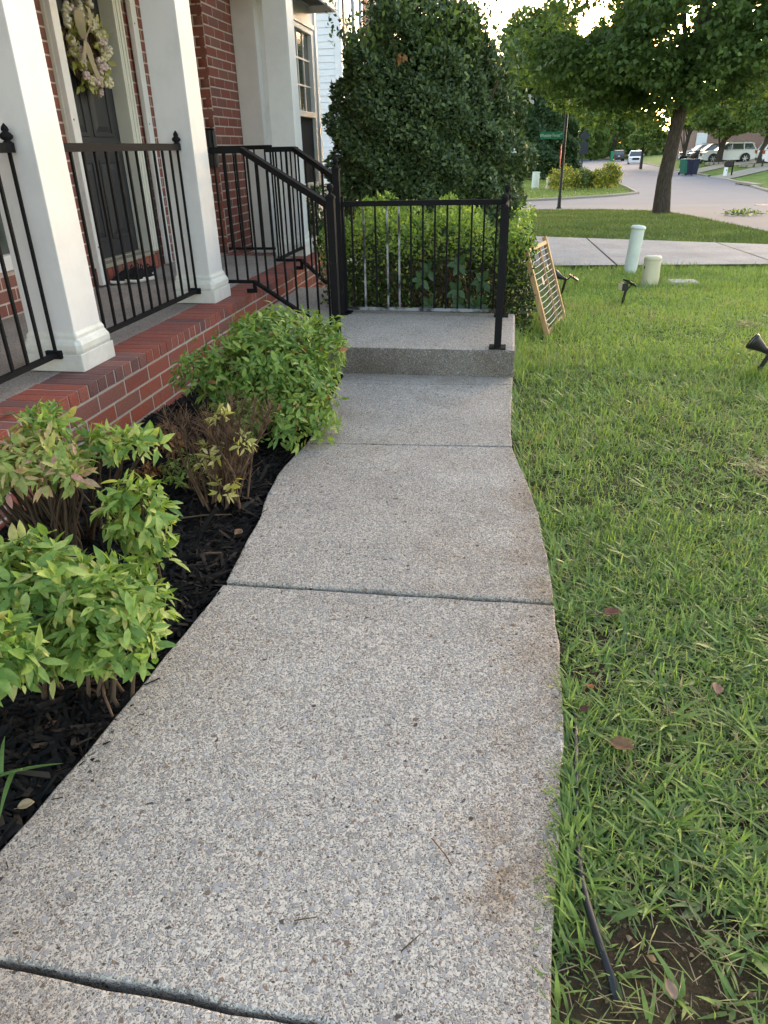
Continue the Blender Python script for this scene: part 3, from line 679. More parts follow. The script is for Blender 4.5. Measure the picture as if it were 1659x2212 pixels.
# ================================================================== RAILINGS
def finial(mb, c, r=.021):
    x, y, z = c
    mb.lathe([(.0215, 0), (.0225, .006), (.014, .01), (.009, .016), (.009, .022), (.013, .026), (r * .75, .032), (r, .044), (r * .94, .054), (r * .6, .063), (.002, .068)], c, 14)
def acorn(mb, c):
    mb.lathe([(.016, 0), (.02, .004), (.012, .008), (.024, .016), (.028, .026), (.02, .036), (.012, .042), (.016, .048), (.012, .06), (.001, .074)], c, 12)
def box_part(name, a, b, w, h, parent, mt=None):
    mb = MB(); mb.obox(a, b, w, h); return mb.build(name, mt or M['iron'], parent)
BAL = {}
def balusters(parent, pts, z0s, z1s, s=.0125, mats=None):
    for i, ((x, y), z0, z1) in enumerate(zip(pts, z0s, z1s)):
        L = round(z1 - z0, 3); mt = mats[i] if mats else M['iron']
        if (L, mt.name) not in BAL:
            mb = MB(); mb.box(-s / 2, s / 2, -s / 2, s / 2, 0, L); o = mb.build('baluster', mt); BAL[(L, mt.name)] = o.data; bpy.data.objects.remove(o)
        inst('baluster', BAL[(L, mt.name)], Matrix.Translation((x, y, z0)), parent)
def porch_rail(y0, y1, n, label, x=-2.095):
    t = thing('porch_railing', label, 'railing', (x, y0, PZ), 'black iron porch railings between the columns')
    zt, zb = 1.285, .412
    box_part('top_rail', (x, y0, zt), (x, y1, zt), .032, .038, t)
    box_part('bottom_rail', (x, y0, zb), (x, y1, zb), .026, .022, t)
    ys = np.linspace(y0 + .06, y1 - .022, n)
    balusters(t, [(x, y) for y in ys], [zb + .008] * n, [zt - .015] * n)
    for ye in (y0 + .018, y1 - .018):
        mb = MB(); acorn(mb, (x, ye, zt + .018)); mb.build('finial', M['iron'], t)
        mb = MB(); mb.box(x - .045, x + .03, ye - .017 if ye > (y0 + y1) / 2 else ye - .018, ye + .0175 if ye > (y0 + y1) / 2 else ye + .017, zb - .018, zb + .02); mb.build('bracket', M['iron'], t)
    return t
porch_rail(3.335, 4.75, 13, 'black iron porch railing before the front door, between the two nearest white columns')
porch_rail(1.465, 3.065, 15, 'black iron porch railing at the left edge, ending at the nearest white column')

def post(name, parent, x, y, z0, z1, s=.042, plate=True, ball=True):
    mb = MB(); mb.box(x - s / 2, x + s / 2, y - s / 2, y + s / 2, z0, z1); mb.box(x - s / 2 - .004, x + s / 2 + .004, y - s / 2 - .004, y + s / 2 + .004, z1 - .001, z1 + .012)
    o = mb.build(name, M['iron'], parent)
    if plate:
        mb = MB(); mb.box(x - .05, x + .05, y - .05, y + .05, z0, z0 + .009); mb.build('base_plate', M['iron'], o)
    if ball:
        mb = MB(); finial(mb, (x, y, z1 + .012)); mb.build('finial', M['iron'], o)
    return o
def stair_rail(label, S0, S1, E, P, zt, zbt, zp, zbp, nflat, nslope, nret, postz):
    """return from a column S0 -> S1 (along y), flat S1 -> E, slope E -> post P"""
    t = thing('stair_railing', label, 'railing', (P[0], P[1], LZ), 'black iron stair railings beside the porch step')
    def both(nm, z_a, z_p, w, h):
        box_part(nm, (*S0, z_a), (*S1, z_a), w, h, t); mb = MB()
        mb.obox((*S1, z_a), (*E, z_a), w, h); mb.obox((*E, z_a), (*P, z_p), w, h); mb.build(nm, M['iron'], t)
    both('top_rail', zt, zp, .032, .038); both('bottom_rail', zbt, zbp, .024, .022)
    pts, z0, z1 = [], [], []
    for k in range(nret):
        f = (k + .5) / nret; pts.append((S0[0] + (S1[0] - S0[0]) * f, S0[1] + (S1[1] - S0[1]) * f)); z0.append(zbt); z1.append(zt - .015)
    for k in range(nflat):
        f = (k + .4) / nflat; pts.append((S1[0] + (E[0] - S1[0]) * f, S1[1] + (E[1] - S1[1]) * f)); z0.append(zbt); z1.append(zt - .015)
    for k in range(nslope):
        f = (k + .5) / nslope; pts.append((E[0] + (P[0] - E[0]) * f, E[1] + (P[1] - E[1]) * f)); z0.append(zbt + (zbp - zbt) * f); z1.append(zt + (zp - zt) * f - .014)
    balusters(t, pts, z0, z1)
    mb = MB(); mb.box(E[0] - .06, E[0] + .0, E[1] - .014, E[1] + .014, PZ + .003, PZ + .03); mb.box(E[0] - .012, E[0] + .012, E[1] - .012, E[1] + .012, PZ + .003, zbt); mb.build('bracket', M['iron'], t)
    post('post', t, P[0], P[1], LZ + .001, postz, .045)
    return t
stair_rail('black iron stair railing nearest the viewer, sloping from middle column to landing corner',
           (-2.06, 5.005), (-2.06, 5.15), (-1.825, 5.15), (-1.05, 4.40), 1.262, .408, .955, .2, 3, 8, 1, 1.0)
stair_rail('black iron stair railing on the far side of the step, starting at far column',
           (-2.0, 7.14), (-2.0, 6.26), (-1.775, 6.26), (-1.205, 5.25), 1.262, .408, 1.075, .29, 2, 5, 6, 1.128)
# side guard at the porch end
t = thing('end_railing', 'black iron railing closing the far porch end between brick wall and far column', 'railing', (-2.5, 7.24, PZ))
box_part('top_rail', (-2.80, 7.24, 1.285), (-2.27, 7.24, 1.285), .032, .036, t); box_part('bottom_rail', (-2.80, 7.24, .386), (-2.27, 7.24, .386), .024, .022, t)
balusters(t, [(x, 7.24) for x in np.linspace(-2.76, -2.34, 5)], [.386] * 5, [1.27] * 5)
# landing guard: back panel and side panel
t = thing('landing_railing', 'black iron railing along the back and right side of the landing, before the hedge', 'railing', (0, 5.27, LZ))
post('post', t, -1.19, 5.29, LZ + .001, .95, .04, ball=False); post('post', t, -.042, 5.25, LZ + .001, .945, .04)
post('post', t, -.047, 4.335, LZ + .001, .938, .042)
box_part('top_rail', (-1.17, 5.29, .912), (-.055, 5.25, .918), .032, .034, t); box_part('bottom_rail', (-1.17, 5.29, .2), (-.055, 5.25, .202), .024, .02, t, M['iron_worn'])
bx_ = np.linspace(-1.115, -.105, 13)
balusters(t, [(x, 5.29 - (x + 1.17) * .036) for x in bx_], [.205] * 13, [.9] * 13, .0125, [M['iron'], M['iron_worn'], M['iron'], M['iron_worn'], M['iron_worn'], M['iron'], M['iron'], M['iron'], M['iron'], M['iron'], M['iron'], M['iron'], M['iron']])
box_part('top_rail', (-.047, 4.355, .905), (-.042, 5.23, .915), .032, .034, t); box_part('bottom_rail', (-.047, 4.355, .25), (-.042, 5.23, .25), .024, .02, t)
balusters(t, [(-.0465 + .0005 * k, 4.43 + k * .1) for k in range(8)], [.25] * 8, [.9] * 8)

# ---- wall box on the brick corner
t = thing('mailbox', 'slim black mailbox hung on the shaded brick wall behind the railing', 'mailbox', (-2.93, 7.3, 1.2))
mb = MB(); mb.box(-3.03, -2.865, 7.252, 7.337, 1.12, 1.44, .012); mb.build('box', M['plastic_black'], t)
mb = MB(); mb.box(-3.04, -2.858, 7.24, 7.338, 1.442, 1.456); mb.build('lid', M['iron'], t)
mb = MB(); mb.box(-2.858, -2.842, 7.3, 7.338, 1.14, 1.43); mb.build('side_plate', mat('grey_metal', (.12, .12, .12), .5, .5), t)

# ---- wreath on the door
wc = np.array((-3.225, 5.86, 1.965))
t = thing('wreath', 'dried flower wreath with beige ribbon bow hanging on the dark front door', 'wreath', tuple(wc))
mb = MB(); th = np.linspace(0, 6.28319, 33)
for dr_, ph in ((0, 0), (.02, 2), (-.02, 4)):
    mb.tube([(wc[0] - .02 + .012 * math.sin(5 * a + ph), wc[1] + (.2 + dr_) * math.cos(a), wc[2] + (.2 + dr_) * math.sin(a)) for a in th], .016, 6, False)
mb.build('vine_ring', M['twig'], t)
def petal_cluster(seed, kind):
    r = np.random.default_rng(seed); mb = MB(); n = 9 if kind == 'bell' else 7
    for k in range(n):
        a = 6.283 * k / n + r.uniform(-.4, .4); ti = r.uniform(.35, 1.3)
        d = Vector((math.cos(ti), math.sin(ti) * math.cos(a), math.sin(ti) * math.sin(a))); c = d * .022
        q = d.to_track_quat('Z', 'Y').to_matrix()
        prof = [(.001, -.022), (.011, -.012), (.0155, .002), (.012, .016), (.004, .025)]; nn_ = 6
        v = [c + q @ Vector((rr * math.cos(6.283 * j / nn_), rr * math.sin(6.283 * j / nn_), z)) for rr, z in prof for j in range(nn_)]
        mb.add(v, [(i * nn_ + j, i * nn_ + (j + 1) % nn_, (i + 1) * nn_ + (j + 1) % nn_, (i + 1) * nn_ + j) for i in range(len(prof) - 1) for j in range(nn_)], True)
    return mb
PET = []
for i, c in enumerate([(.62, .55, .45), (.62, .57, .38), (.55, .46, .44), (.66, .63, .5), (.6, .48, .46)]):
    m = mat('petal_%s' % 'abcde'[i], c, .7, .2); o = petal_cluster(i, 'bell' if i % 2 else 'bud').build('flower', m); PET.append(o.data); bpy.data.objects.remove(o)
wl = leaf_mat('wreath_leaf', [(0, (.26, .3, .06)), (.5, (.4, .42, .1)), (1, (.55, .52, .2))])
rr = random.Random(5)
for k in range(46):
    a = 6.283 * k / 46 + rr.uniform(-.1, .1); ra = .2 + rr.uniform(-.09, .1)
    m = Matrix.Translation((wc[0] + rr.uniform(.0, .05), wc[1] + ra * math.cos(a), wc[2] + ra * math.sin(a))) @ Matrix.Rotation(rr.uniform(0, 6), 4, 'X') @ Matrix.Scale(rr.uniform(.8, 1.35), 4)
    inst('flower', PET[rr.choice([0, 1, 1, 3, 3, 2, 4]) if math.sin(a) > -.5 else rr.choice([0, 4, 4, 2, 1])], m, t)
n = 230; a = RNG.uniform(0, 6.283, n); ra = .2 + RNG.normal(scale=.055, size=n)
P = np.stack([np.full(n, wc[0]) + RNG.uniform(-.02, .055, n), wc[1] + ra * np.cos(a), wc[2] + ra * np.sin(a)], 1)
O = np.stack([RNG.uniform(0, .8, n), np.cos(a + RNG.normal(scale=.9, size=n)), np.sin(a + RNG.normal(scale=.9, size=n))], 1)
leaf_objs('leaf', T_OVAL, 'wreath', P, O, np.stack([np.ones(n), RNG.normal(scale=.5, size=n), RNG.normal(scale=.5, size=n)], 1), RNG.uniform(.045, .085, n), wl, t)
rib = mat('ribbon_fabric', (.36, .31, .21), .75, .2); _n = N(rib); _n.bump(_n.noise(300, 2), .3, .002)
def ribbon(path, wv):
    mb = MB(); v = []
    for (y, z, x, ww, ang) in path: v += [(x - math.sin(ang) * ww * .5, y - ww * .5 * math.cos(ang), z), (x + math.sin(ang) * ww * .5, y + ww * .5 * math.cos(ang), z)]
    f = [(2 * i, 2 * i + 1, 2 * i + 3, 2 * i + 2) for i in range(len(path) - 1)]; mb.add(v, f, True)
    o = mb.build('ribbon', rib, t); s = o.modifiers.new('thick', 'SOLIDIFY'); s.thickness = .003; s2 = o.modifiers.new('sub', 'SUBSURF'); s2.levels = 2; s2.render_levels = 2
    return o
wx = wc[0] + .085
ribbon([(5.735, 2.0, wx, .06, .1), (5.75, 1.93, wx + .01, .075, .3), (5.79, 1.85, wx, .075, -.1), (5.83, 1.77, wx + .008, .075, .2), (5.88, 1.7, wx, .08, 0)], .08)
ribbon([(5.73, 1.99, wx, .05, .2), (5.66, 2.06, wx + .03, .085, .6), (5.64, 2.15, wx + .04, .09, .4), (5.71, 2.19, wx + .02, .085, 0), (5.75, 2.1, wx, .06, -.4), (5.735, 2.0, wx, .04, 0)], .08)
ribbon([(5.735, 1.99, wx, .05, -.2), (5.79, 2.08, wx + .035, .08, -.5), (5.85, 2.17, wx + .03, .085, -.2), (5.8, 2.24, wx + .015, .085, 0), (5.75, 2.12, wx, .06, .4), (5.735, 2.0, wx, .04, 0)], .08)
ribbon([(5.735, 2.0, wx, .05, 0), (5.69, 1.93, wx + .015, .07, -.3), (5.66, 1.86, wx, .07, .3)], .08)

def text_mesh(body, size, mt, parent, mw, ext=.004, sx=1.0):
    cu = bpy.data.curves.new('lettering', 'FONT'); cu.body = body; cu.size = size; cu.extrude = ext; cu.align_x = 'CENTER'; cu.align_y = 'CENTER'
    tmp = bpy.data.objects.new('lettering', cu); C.objects.link(tmp); bpy.context.view_layer.update()
    me = bpy.data.meshes.new_from_object(tmp.evaluated_get(bpy.context.evaluated_depsgraph_get())); bpy.data.objects.remove(tmp)
    for v in me.vertices: v.co.x *= sx
    me.materials.clear(); me.materials.append(mt); o = bpy.data.objects.new('lettering', me); C.objects.link(o); o.parent = parent; o.matrix_basis = mw; return o
# ---- shoes by the door
def shoe(name, label, loc, rz, sc, text):
    t = thing(name, label, 'shoe', (0, 0, 0), 'black sneakers with white soles by the door')
    L = .30
    ts = np.linspace(0, 1, 13)
    def wid(u): return .036 + .014 * math.sin(math.pi * min(1, u * 1.05)) + (.006 if u > .55 else 0) - (.03 * max(0, u - .85) / .15) ** 1.0
    def ring(mb, prof_at, n=16):
        v = []
        for u in ts: v += prof_at(u)
        m = len(prof_at(0)); mb.add(v, [(i * m + k, i * m + (k + 1) % m, (i + 1) * m + (k + 1) % m, (i + 1) * m + k) for i in range(len(ts) - 1) for k in range(m)], True)
        mb.add(prof_at(0)[::-1], [tuple(range(m))], False); mb.add(prof_at(1), [tuple(range(m))], False)
    def sole(u):
        x = -L / 2 + L * u; wv = wid(u) * (1 if 0 < u < 1 else .55); lift = .014 * max(0, u - .75) / .25 + .006 * max(0, .12 - u) / .12; th = .034 - .012 * u
        return [(x, -wv, lift + .006), (x, -wv * .8, lift), (x, wv * .8, lift), (x, wv, lift + .006), (x, wv * 1.05, lift + th * .7), (x, wv * .95, lift + th), (x, -wv * .95, lift + th), (x, -wv * 1.05, lift + th * .7)]
    mb = MB(); ring(mb, sole); so = mb.build('sole', mat('white_sole', (.7, .68, .62), .6), t)
    def upper(u):
        x = -L / 2 + .006 + (L - .014) * u; wv = wid(u) * .94 * (1 if 0 < u < 1 else .6); b = .03 - .012 * u + .012 * max(0, u - .75) / .25
        top = np.interp(u, [0, .08, .3, .45, .6, .8, .95, 1], [.095, .105, .085, .1, .085, .06, .045, .035]); k = np.interp(u, [0, .3, .5, 1], [.75, .8, .55, .6])
        return [(x, -wv, b), (x, -wv * 1.02, b + (top - b) * .4), (x, -wv * k, top - .008), (x, -wv * k * .5, top), (x, wv * k * .5, top), (x, wv * k, top - .008), (x, wv * 1.02, b + (top - b) * .4), (x, wv, b)]
    mb = MB(); ring(mb, upper); up = mb.build('upper', mat('black_knit', (.012, .012, .013), .85, .2), t)
    mb = MB()
    for u, hh in ((.0, .05), (.2, .04), (.42, .045)):       # pull tab and standing lace loops
        x = -L / 2 + L * u + .006; z = .085
        mb.tube([(x, -.012, z), (x - .012, -.014, z + hh * .7), (x - .004, 0, z + hh), (x - .012, .014, z + hh * .7), (x, .012, z)], .0045, 6)
    mb.build('lace', mat('black_lace', (.014, .014, .014), .8, .2), t)
    mb = MB()
    for s in (-1, 1):
        mb.obox((-.02, s * .0525, .03), (.055, s * .0455, .037), .004, .009)
    mb.build('stripe', M['white'], t)
    if text:
        text_mesh(text, .032, M['white'], t, Matrix.Translation((-.098, .0425, .056)) @ Matrix.Rotation(math.pi, 4, 'Z') @ Matrix.Rotation(R(84), 4, 'X'), .0012)
    t.location = loc; t.rotation_euler = (0, 0, rz); t.scale = (sc,) * 3
    return t
shoe('sneaker', 'black sneaker with white sole and heel lettering, in front of its mate by the door', (-2.955, 5.62, PZ), R(246), 1.0, 'ıd')
shoe('sneaker', 'black sneaker behind its mate, toe towards the white door board, by the door', (-3.06, 5.56, PZ), R(250), .98, None)

# ================================================================== NANDINA BED
CP = np.array((0, 0, CAMH))
def stems(parent, base, tops, r0=.006, name='stem', mt=None, wig=.02):
    for tp in tops:
        b = Vector(base) + Vector((random.uniform(-.05, .05), random.uniform(-.05, .05), -.04)); e = Vector(tp)
        pts = [b.lerp(e, f) + Vector((random.uniform(-wig, wig), random.uniform(-wig, wig), 0)) * (1 if 0 < f < 1 else 0) for f in (0, .25, .5, .75, 1)]
        mb = MB(); mb.tube(pts, [r0, r0 * .9, r0 * .8, r0 * .65, r0 * .4], 6); mb.build(name, mt or M['stem'], parent)
def nandina(label, base, lobes, mt, key, leaf, group=None, nst=9, limit=300, tmpl=None):
    t = thing('nandina_shrub', label, 'shrub', base, group)
    P, D, Nn, Sc = [], [], [], []
    for c, rad, n, kw in lobes:
        a = sprigs(c, rad, n, leaf=kw.pop('leaf', leaf), **kw)
        for L, q in zip((P, D, Nn, Sc), a): L.append(q)
    P, D, Nn, Sc = map(np.concatenate, (P, D, Nn, Sc))
    leaf_objs('leaf', tmpl or T_NAN, key, P, D, Nn, Sc, M[mt], t, limit)
    tops = []
    for c, rad, n, kw in lobes:
        for _ in range(max(2, nst // len(lobes))):
            u = rand_dirs(1)[0] * .6; tops.append(tuple(np.array(c) + u * np.array(rad)))
    stems(t, base, tops)
    return t
G_N = 'nandina shrubs in the mulch bed'
nandina('large bright green nandina mound beside the walk, nearest to the viewer', (-.98, 1.3, -.02),
        [((-.89, 1.26, .26), (.115, .11, .115), 190, dict(low=-.75)), ((-.88, 1.36, .23), (.08, .09, .08), 80, dict(low=-.7)), ((-.99, 1.24, .2), (.09, .08, .08), 60, dict(low=-.8)), ((-.97, 1.38, .27), (.1, .08, .08), 70, dict(low=-.5))], 'nandina', 'n1', .046, G_N, 5)
nandina('light green nandina mound at the left edge of the photo, lit on top', (-1.14, 1.3, -.02),
        [((-1.09, 1.3, .35), (.11, .1, .085), 130, dict(low=-.6)), ((-1.0, 1.04, .33), (.07, .06, .07), 70, dict(low=-.7)), ((-1.1, 1.17, .23), (.09, .08, .08), 80, dict(low=-.8))], 'nandina', 'n1', .049, G_N, 6)
nandina('upright leggy nandina clump with green leaves on tall bare stems', (-1.1, 1.78, -.02),
        [((-.99, 1.64, .36), (.085, .08, .1), 80, dict(low=-.7)), ((-1.0, 1.68, .22), (.07, .06, .06), 22, dict(low=-.8))], 'nandina', 'n1', .048, G_N, 18)
nandina('reddish tipped nandina with bare lower stems near the brick porch wall', (-1.5, 1.98, -.02),
        [((-1.45, 1.86, .405), (.15, .12, .07), 130, dict(low=-.4)), ((-1.31, 1.8, .39), (.08, .08, .05), 40, dict(low=-.4)), ((-1.56, 1.8, .36), (.1, .1, .07), 50, dict(low=-.4))], 'nandina_red', 'n2', .048, G_N, 60)
nandina('small green nandina tuft close against the brick wall behind the reddish one', (-1.5, 2.12, -.02),
        [((-1.46, 2.0, .48), (.07, .07, .05), 40, dict(low=-.4)), ((-1.24, 2.0, .4), (.1, .07, .05), 40, dict(low=-.4)), ((-1.1, 1.9, .45), (.07, .05, .035), 20, dict(low=-.3))], 'nandina', 'n1', .047, G_N, 16)
nandina('full round green nandina bush by the landing corner, spilling over the walk edge', (-1.16, 3.3, -.02),
        [((-1.17, 3.2, .28), (.3, .25, .25), 560, dict(low=-.75)), ((-.98, 3.22, .23), (.18, .22, .23), 330, dict(low=-.8)), ((-1.15, 3.5, .36), (.28, .2, .17), 260, dict(low=-.4)), ((-.89, 3.48, .34), (.1, .16, .18), 160, dict(low=-.6)), ((-1.42, 3.1, .33), (.1, .12, .09), 70, dict(low=-.6)), ((-.86, 3.12, .08), (.08, .14, .09), 60, dict(low=-.5)), ((-1.1, 2.97, .12), (.2, .08, .13), 120, dict(low=-.6)), ((-1.1, 3.35, .47), (.2, .2, .08), 120, dict(low=-.2))], 'nandina_deep', 'n3', .044, G_N, 14)
# half dead shrub: brown twigs with a few pale leaves
t = thing('dying_shrub', 'half dead shrub of brown bare twigs with a few pale yellow leaves', 'shrub', (-1.06, 2.42, -.02))
tw = MB(); br = random.Random(3)
for k in range(30):
    a = br.uniform(0, 6.28); ra = br.uniform(.03, .2); h = br.uniform(.2, .43)
    b = Vector((-1.06 + br.uniform(-.08, .08), 2.42 + br.uniform(-.08, .08), -.05)); e = Vector((-1.04 + ra * math.cos(a) * 1.1, 2.38 + ra * math.sin(a) * .8, h))
    mid = b.lerp(e, .5) + Vector((br.uniform(-.03, .03), br.uniform(-.03, .03), .02))
    mb = MB(); mb.tube([b, mid, e], [.0055, .004, .0022], 5); mb.build('stem', M['twig'], t)
    for j in range(48):
        f = br.uniform(.25, 1); p = mid.lerp(e, f) if f > .5 else b.lerp(mid, f * 2)
        d = Vector((br.gauss(0, .5), br.gauss(0, .5), br.uniform(.4, 1))).normalized() * br.uniform(.03, .085)
        tw.tube([p, p + d * .5 + Vector((br.gauss(0, .004), br.gauss(0, .004), 0)), p + d], [.0014, .0011, .0006], 3, False)
tw.build('twig', M['twig'], t, 'stuff')
P, D, Nn, Sc = map(np.concatenate, zip(sprigs((-1.07, 2.33, .24), (.06, .05, .05), 13, leaf=.036), sprigs((-1.02, 2.3, .13), (.06, .05, .04), 9, leaf=.038), sprigs((-1.0, 2.3, .4), (.04, .03, .02), 7, leaf=.035), sprigs((-.93, 2.32, .3), (.03, .03, .03), 6, leaf=.035)))
leaf_objs('leaf', T_NAN, 'n4', P, D, Nn, Sc, M['nandina_pale'], t)
t = thing('withered_plant', 'low withered plant with rusty brown leaves near the brick wall', 'plant', (-1.4, 2.68, -.02))
P, D, Nn, Sc = map(np.concatenate, zip(sprigs((-1.43, 2.72, .13), (.06, .05, .09), 60, leaf=.028), sprigs((-1.46, 2.58, .04), (.06, .05, .03), 24, leaf=.03)))
leaf_objs('leaf', T_NAN, 'n5', P, D, Nn, Sc, M['drybrown'], t, 120); stems(t, (-1.43, 2.7, 0), [(-1.43 + random.uniform(-.06, .06), 2.7 + random.uniform(-.05, .05), random.uniform(.1, .22)) for _ in range(9)], .003, 'stem', M['twig'])
t = thing('low_plant', 'low spreading green and brown plant between the withered plant and bare twigs', 'plant', (-1.27, 2.55, -.02))
P, D, Nn, Sc = sprigs((-1.27, 2.55, .06), (.13, .1, .07), 60, leaf=.028, low=-.2)
leaf_objs('leaf', T_NAN, 'n3', P, D, Nn, Sc, M['nandina_deep'], t, 200); stems(t, (-1.27, 2.55, 0), [(-1.27 + random.uniform(-.12, .12), 2.55 + random.uniform(-.1, .1), random.uniform(.08, .18)) for _ in range(14)], .0025, 'stem', M['twig'])
# grass weed in the mulch
def blade_strip(mb, b, d, L, wdt, up0, droop, n=7):
    b, d = Vector(b), Vector(d).normalized(); s = Vector((-d.y, d.x, 0)); v = []
    for i in range(n + 1):
        f = i / n; p = b + d * (L * f) + Vector((0, 0, up0 * f * L - droop * f * f * L)); ww = wdt * .5 * (1 - f ** 2.2) + .0004
        v += [p - s * ww, p + Vector((0, 0, -ww * .35)), p + s * ww]
    mb.add(v, [(3 * i + k, 3 * i + k + 1, 3 * i + k + 4, 3 * i + k + 3) for i in range(n) for k in (0, 1)], True)
wg = leaf_mat('weed_blade', [(0, (.1, .19, .05)), (1, (.16, .25, .07))], .5, .35)
t = thing('grass_weed', 'single broad grass weed sprouting from the black mulch by the walk', 'weed', (-1.0, .99, 0))
for b, d, L, u, dr_ in (((-1.05, .985, .03), (1, .25, 0), .14, .3, .15), ((-1.02, .99, .04), (.3, -1, 0), .11, .1, .35), ((-1.05, .985, .03), (-.4, 1, 0), .08, .9, .4), ((-1.06, .98, .02), (-1, .1, 0), .1, .5, .5)):
    mb = MB(); blade_strip(mb, b, d, L, .011, u, dr_); mb.build('leaf', wg, t)
mb = MB(); mb.tube([(-1.1, .975, -.02), (-1.05, .985, .03), (-1.0, .995, .045)], .0025, 5); mb.build('stem', wg, t)

# ================================================================== HEDGE, HOLLY, WINDOW SHRUB
def vproj(P):
    d = P - CP; k = d @ np.array(FW); return 829.5 + 1540 * (d @ np.array(RT)) / k, 1106 - 1540 * (d @ np.array(UP)) / k, k
t = thing('hedge', 'low clipped green hedge with twigs and vines behind the landing railing', 'hedge', (-.55, 6.1, -.1))
n = 15000
u = RNG.random((n, 3)); x = -1.42 + 1.6 * u[:, 0]; yb = 5.46 + .04 * np.sin(x * 9)
topz = .80 - .2 * sstep(-.5, .2, x) + .05 * np.sin(x * 11) + .04 * np.sin(x * 23 + 1) - .1 * sstep(-1.1, -1.4, x)
face = RNG.random(n)
P = np.zeros((n, 3)); O = np.zeros((n, 3))
f1 = face < .36; f2 = (face >= .36) & (face < .86); f3 = face >= .86
P[f1] = np.stack([x, 5.5 + 1.1 * u[:, 1], topz - RNG.gamma(1.5, .03, n) + .05 * np.sin(u[:, 1] * 14 + x * 5)], 1)[f1]; O[f1] = (0, -.2, 1)
P[f2] = np.stack([x, yb + RNG.gamma(1.6, .05, n), -.08 + (topz + .06) * u[:, 2] ** .7], 1)[f2]; O[f2] = (0, -1, .4)
P[f3] = np.stack([.12 + .08 * np.sin(u[:, 2] * 7) - RNG.gamma(1.5, .04, n), 5.5 + 1.0 * u[:, 1], -.08 + (topz + .08) * u[:, 2] ** .8], 1)[f3]; O[f3] = (1, -.2, .4)
bare = (P[:, 0] > -.75) & (P[:, 2] < .5) & (P[:, 2] > .1) & f2 & (RNG.random(n) < .72)
bare |= (P[:, 2] < .48) & f2 & (RNG.random(n) < .5)
keep = ~bare; P, O = P[keep], O[keep]; n = len(P)
D = unit(O + RNG.normal(scale=.8, size=(n, 3))); Nn = unit(O + np.array([0, 0, .6]) + RNG.normal(scale=.5, size=(n, 3)))
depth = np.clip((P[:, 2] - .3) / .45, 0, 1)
up_ = (RNG.random(n) < .06 + .94 * depth)  # lower leaves, front ones too, mostly take the dark shade-painted copy
Sc = RNG.uniform(.022, .042, n)
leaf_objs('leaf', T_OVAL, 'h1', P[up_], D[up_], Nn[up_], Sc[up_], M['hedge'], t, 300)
cloud('inner_foliage', T_OVAL, P[~up_], D[~up_], Nn[~up_], Sc[~up_], RNG.random((~up_).sum()), M['hedge_shade'], t)
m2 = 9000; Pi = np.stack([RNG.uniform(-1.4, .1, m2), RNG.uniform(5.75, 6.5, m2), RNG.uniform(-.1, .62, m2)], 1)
cloud('inner_foliage', T_TINY, Pi, rand_dirs(m2), rand_dirs(m2), RNG.uniform(.03, .055, m2), RNG.random(m2), M['hedge_shade'], t)
br = random.Random(9)
for k in range(44):
    b = Vector((br.uniform(-.9, -.1), br.uniform(5.7, 6.0), -.1)); e = Vector((b.x + br.uniform(-.3, .3), br.uniform(5.45, 5.62), br.uniform(.25, .6)))
    mid = b.lerp(e, .55) + Vector((br.uniform(-.06, .06), 0, br.uniform(-.02, .06)))
    mb = MB(); mb.tube([b, mid, e], [.008, .006, .002], 5)
    for j in range(4):
        p = mid.lerp(e, br.random()); q = p + Vector((br.uniform(-.12, .12), br.uniform(-.06, .03), br.uniform(.02, .12))); mb.tube([p, q], [.003, .001], 4, False)
    mb.build('branch', M['stem'] if k % 4 else M['twig'], t)
# vine leaves growing through the hedge
t = thing('creeper_vine', 'dark five leaved creeper vine growing through the lower hedge behind the railing', 'vine', (-.4, 5.46, -.05))
br = random.Random(4)
for k in range(20):
    c = Vector((br.uniform(-.72, -.12), br.uniform(5.38, 5.46), br.uniform(.03, .5)))
    if k < 8: c = Vector((br.uniform(-.45, -.15), 5.39, br.uniform(.02, .22)))
    for j in range(5):
        a = 1.2 + j * 1.05 + br.uniform(-.2, .2); d = Vector((math.cos(a), -.35, math.sin(a)))
        Pn = np.array([c]); o = cloud('leaf', T_OVAL, Pn, np.array([d]), np.array([(br.uniform(-.3, .3), -1, .5)]), np.array([br.uniform(.06, .1)]), np.array([br.random()]), M['vine'], t, None)
# holly
t = thing('holly_bush', 'tall dense dark green holly bush between the white bay and the street', 'bush', (-1.0, 8.9, -.2))
n = 52000
u = rand_dirs(n); u[:, 1] = np.where(RNG.random(n) < .8, -np.abs(u[:, 1]), u[:, 1]); e = 2.25
k = (np.abs(u) ** e).sum(1) ** (-1 / e)
lump = 1 + .07 * np.sin(u[:, 0] * 9 + u[:, 2] * 5) * np.cos(u[:, 2] * 8) + .05 * np.sin(u[:, 0] * 17 + u[:, 1] * 13) - .2 * np.clip(u[:, 2], 0, 1) * np.clip(np.abs(u[:, 0] + .1) - .25, 0, 1) - .2 * np.clip(u[:, 2], 0, 1) * np.clip(u[:, 0], 0, 1) + .05 * np.sin(u[:, 2] * 21 + u[:, 0] * 9)
rr_ = k * lump * (1 - RNG.gamma(1.4, .035, n))
P = np.array((-1.0, 8.95, 1.2)) + u * rr_[:, None] * np.array((1.1, .95, 1.42))
nt_ = 1600; a = RNG.uniform(-1.9, .0, 90)      # upright shoots at the top
sx = np.repeat(a, 24)[:2160]; sh = np.repeat(RNG.uniform(.15, .42, 90), 24); f = np.tile(np.linspace(0, 1, 24), 90); sl = np.repeat(RNG.normal(scale=.12, size=90), 24)
sy_ = np.repeat(RNG.uniform(8.3, 9.2, 90), 24)
